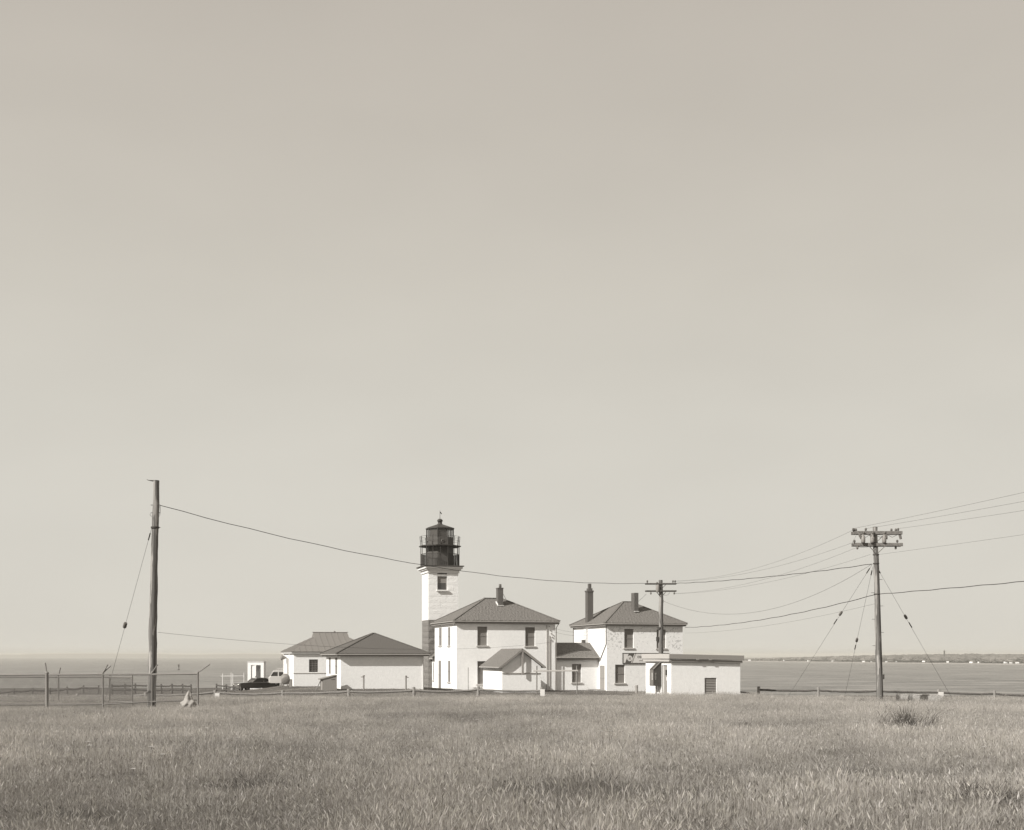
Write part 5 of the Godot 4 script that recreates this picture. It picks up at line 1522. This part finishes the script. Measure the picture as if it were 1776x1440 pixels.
# ------------------------------------------------------------------ scene
func _ready():
	# camera: level, with the lens raised so that the horizon lies low in the picture
	var cam := Camera3D.new()
	cam.name = "camera"
	var f := 2100.0 / 1440.0                       # focal length over picture height
	cam.projection = Camera3D.PROJECTION_FRUSTUM
	cam.near = 0.1
	cam.far = 20000.0
	cam.size = 0.1 / f
	cam.frustum_offset = Vector2(0.0, 0.1 * (1137.0 - 720.0) / 2100.0)
	cam.position = Vector3(0, 2, 0)
	add_child(cam)
	cam.current = true
	# sky, air, exposure
	var e := Environment.new()
	e.background_mode = Environment.BG_SKY
	var sk := PanoramaSkyMaterial.new()
	sk.panorama = sky_picture(1.4)
	var sky := Sky.new(); sky.sky_material = sk
	e.sky = sky
	e.ambient_light_source = Environment.AMBIENT_SOURCE_SKY
	e.tonemap_mode = Environment.TONE_MAPPER_LINEAR
	e.tonemap_exposure = 1.4
	e.fog_enabled = true
	e.fog_density = 0.00012
	e.fog_light_color = Color(0.93, 0.915, 0.88)
	e.sdfgi_enabled = true; e.ssao_enabled = true; e.ssil_enabled = true
	var we := WorldEnvironment.new(); we.name = "environment"; we.environment = e
	add_child(we)
	# late sun from the left, a little behind the camera
	var sun := DirectionalLight3D.new()
	sun.name = "sun"
	sun.basis = Basis.looking_at(Vector3(2.12, -1.9, -1.69).normalized())
	sun.light_energy = 1.4
	sun.light_color = Color(1.0, 0.99, 0.965)
	sun.light_angular_distance = 0.5
	sun.shadow_enabled = true
	add_child(sun)

	land_noise.seed = 5; land_noise.frequency = 0.03
	make_materials()
	make_ground()
	make_sea()
	far_shore()
	keepers_house()
	second_house()
	tower()
	garage()
	fog_signal_house()
	utility_shed()
	coast_sign()
	wall_cabinet()
	bulkhead()
	left_pole()
	middle_pole()
	right_pole(22.79, 75.0, "wooden pole with double crossarms, cut-outs and insulators standing by the shore fence")
	wires()
	all_fences()
	chain_enclosure()
	white_booth()
	white_railing()
	car()
	van()
	fuel_tank()
	covered_post()
	small_things()
	make_grass()
	tuft(on_ground(11.65, 35.8), "big dark spiky tuft of coarse grass standing out of the pale field", 1.15, 420, 0.95, 0.14)
	tuft(on_ground(6.75, 35.8), "wide low dark tuft of grass in the field before the shed", 0.7, 220, 0.9, 0.18)
	tuft(on_ground(6.15, 15.6), "large bushy tuft of long arching grass blades at the field's near edge", 0.8, 420, 0.5, 0.15)
	tuft(on_ground(-4.05, 18.4), "low dark tuft of grass in the near field below the covered post", 0.45, 220, 0.5, 0.12)
	tuft(on_ground(8.2, 37.0), "thin sparse dark tuft of grass beside the wide low one", 0.6, 60, 0.5, 0.12)
	for q in [[19.7, 72.0, 0.55], [20.6, 71.0, 0.65], [21.5, 72.0, 0.5], [23.2, 71.0, 0.6]]:
		var fo := on_ground(q[0], q[1])
		tuft(fo, "dark leafy weed clump at the foot of the crossarmed pole", q[2], 150, 0.5, 0.09, "weed_clump")
		get_child(get_child_count() - 1).set_meta("group", "weed clumps by the crossarmed pole")
	for q in [[23.6, 74.0], [24.2, 73.5]]:
		tuft(on_ground(q[0], q[1]), "tall narrow weed stalk beside the crossarmed pole", 1.15, 50, 0.14, 0.1, "weed_stalk")
		get_child(get_child_count() - 1).set_meta("group", "weed stalks by the crossarmed pole")
	for q in [[0.2, 17.2, 0.42], [0.75, 16.6, 0.38], [1.3, 17.0, 0.46], [1.75, 16.3, 0.36], [2.6, 16.7, 0.4]]:
		tuft(on_ground(q[0], q[1]), "dark twiggy weed clump in the weedy patch of the near field", q[2], 170, 0.4, 0.14, "field_weed")
		get_child(get_child_count() - 1).set_meta("group", "dark weed clumps in the near field")
	rng.seed = 321
	var grp := "white wildflowers in the field"
	for q in [[-0.1, 32.0, 5], [2.6, 27.5, 4], [12.5, 33.0, 14], [16.0, 33.5, 8], [9.0, 33.0, 5], [6.0, 30.0, 6], [-6.5, 20.0, 5], [-6.0, 26.0, 4], [1.0, 25.0, 5], [7.2, 18.5, 3], [-1.5, 41.0, 3], [-3.5, 31.0, 4]]:
		for k in q[2]:
			flower(on_ground(q[0] + rng.randfn(0, 0.9), q[1] + rng.randfn(0, 1.6)), rng.randf_range(0.52, 0.72), rng.randf_range(0.035, 0.065), grp)
	right_pole(31.0, 48.0, "wooden pole with double crossarms carrying the wires on past the field", false)
	print("built")
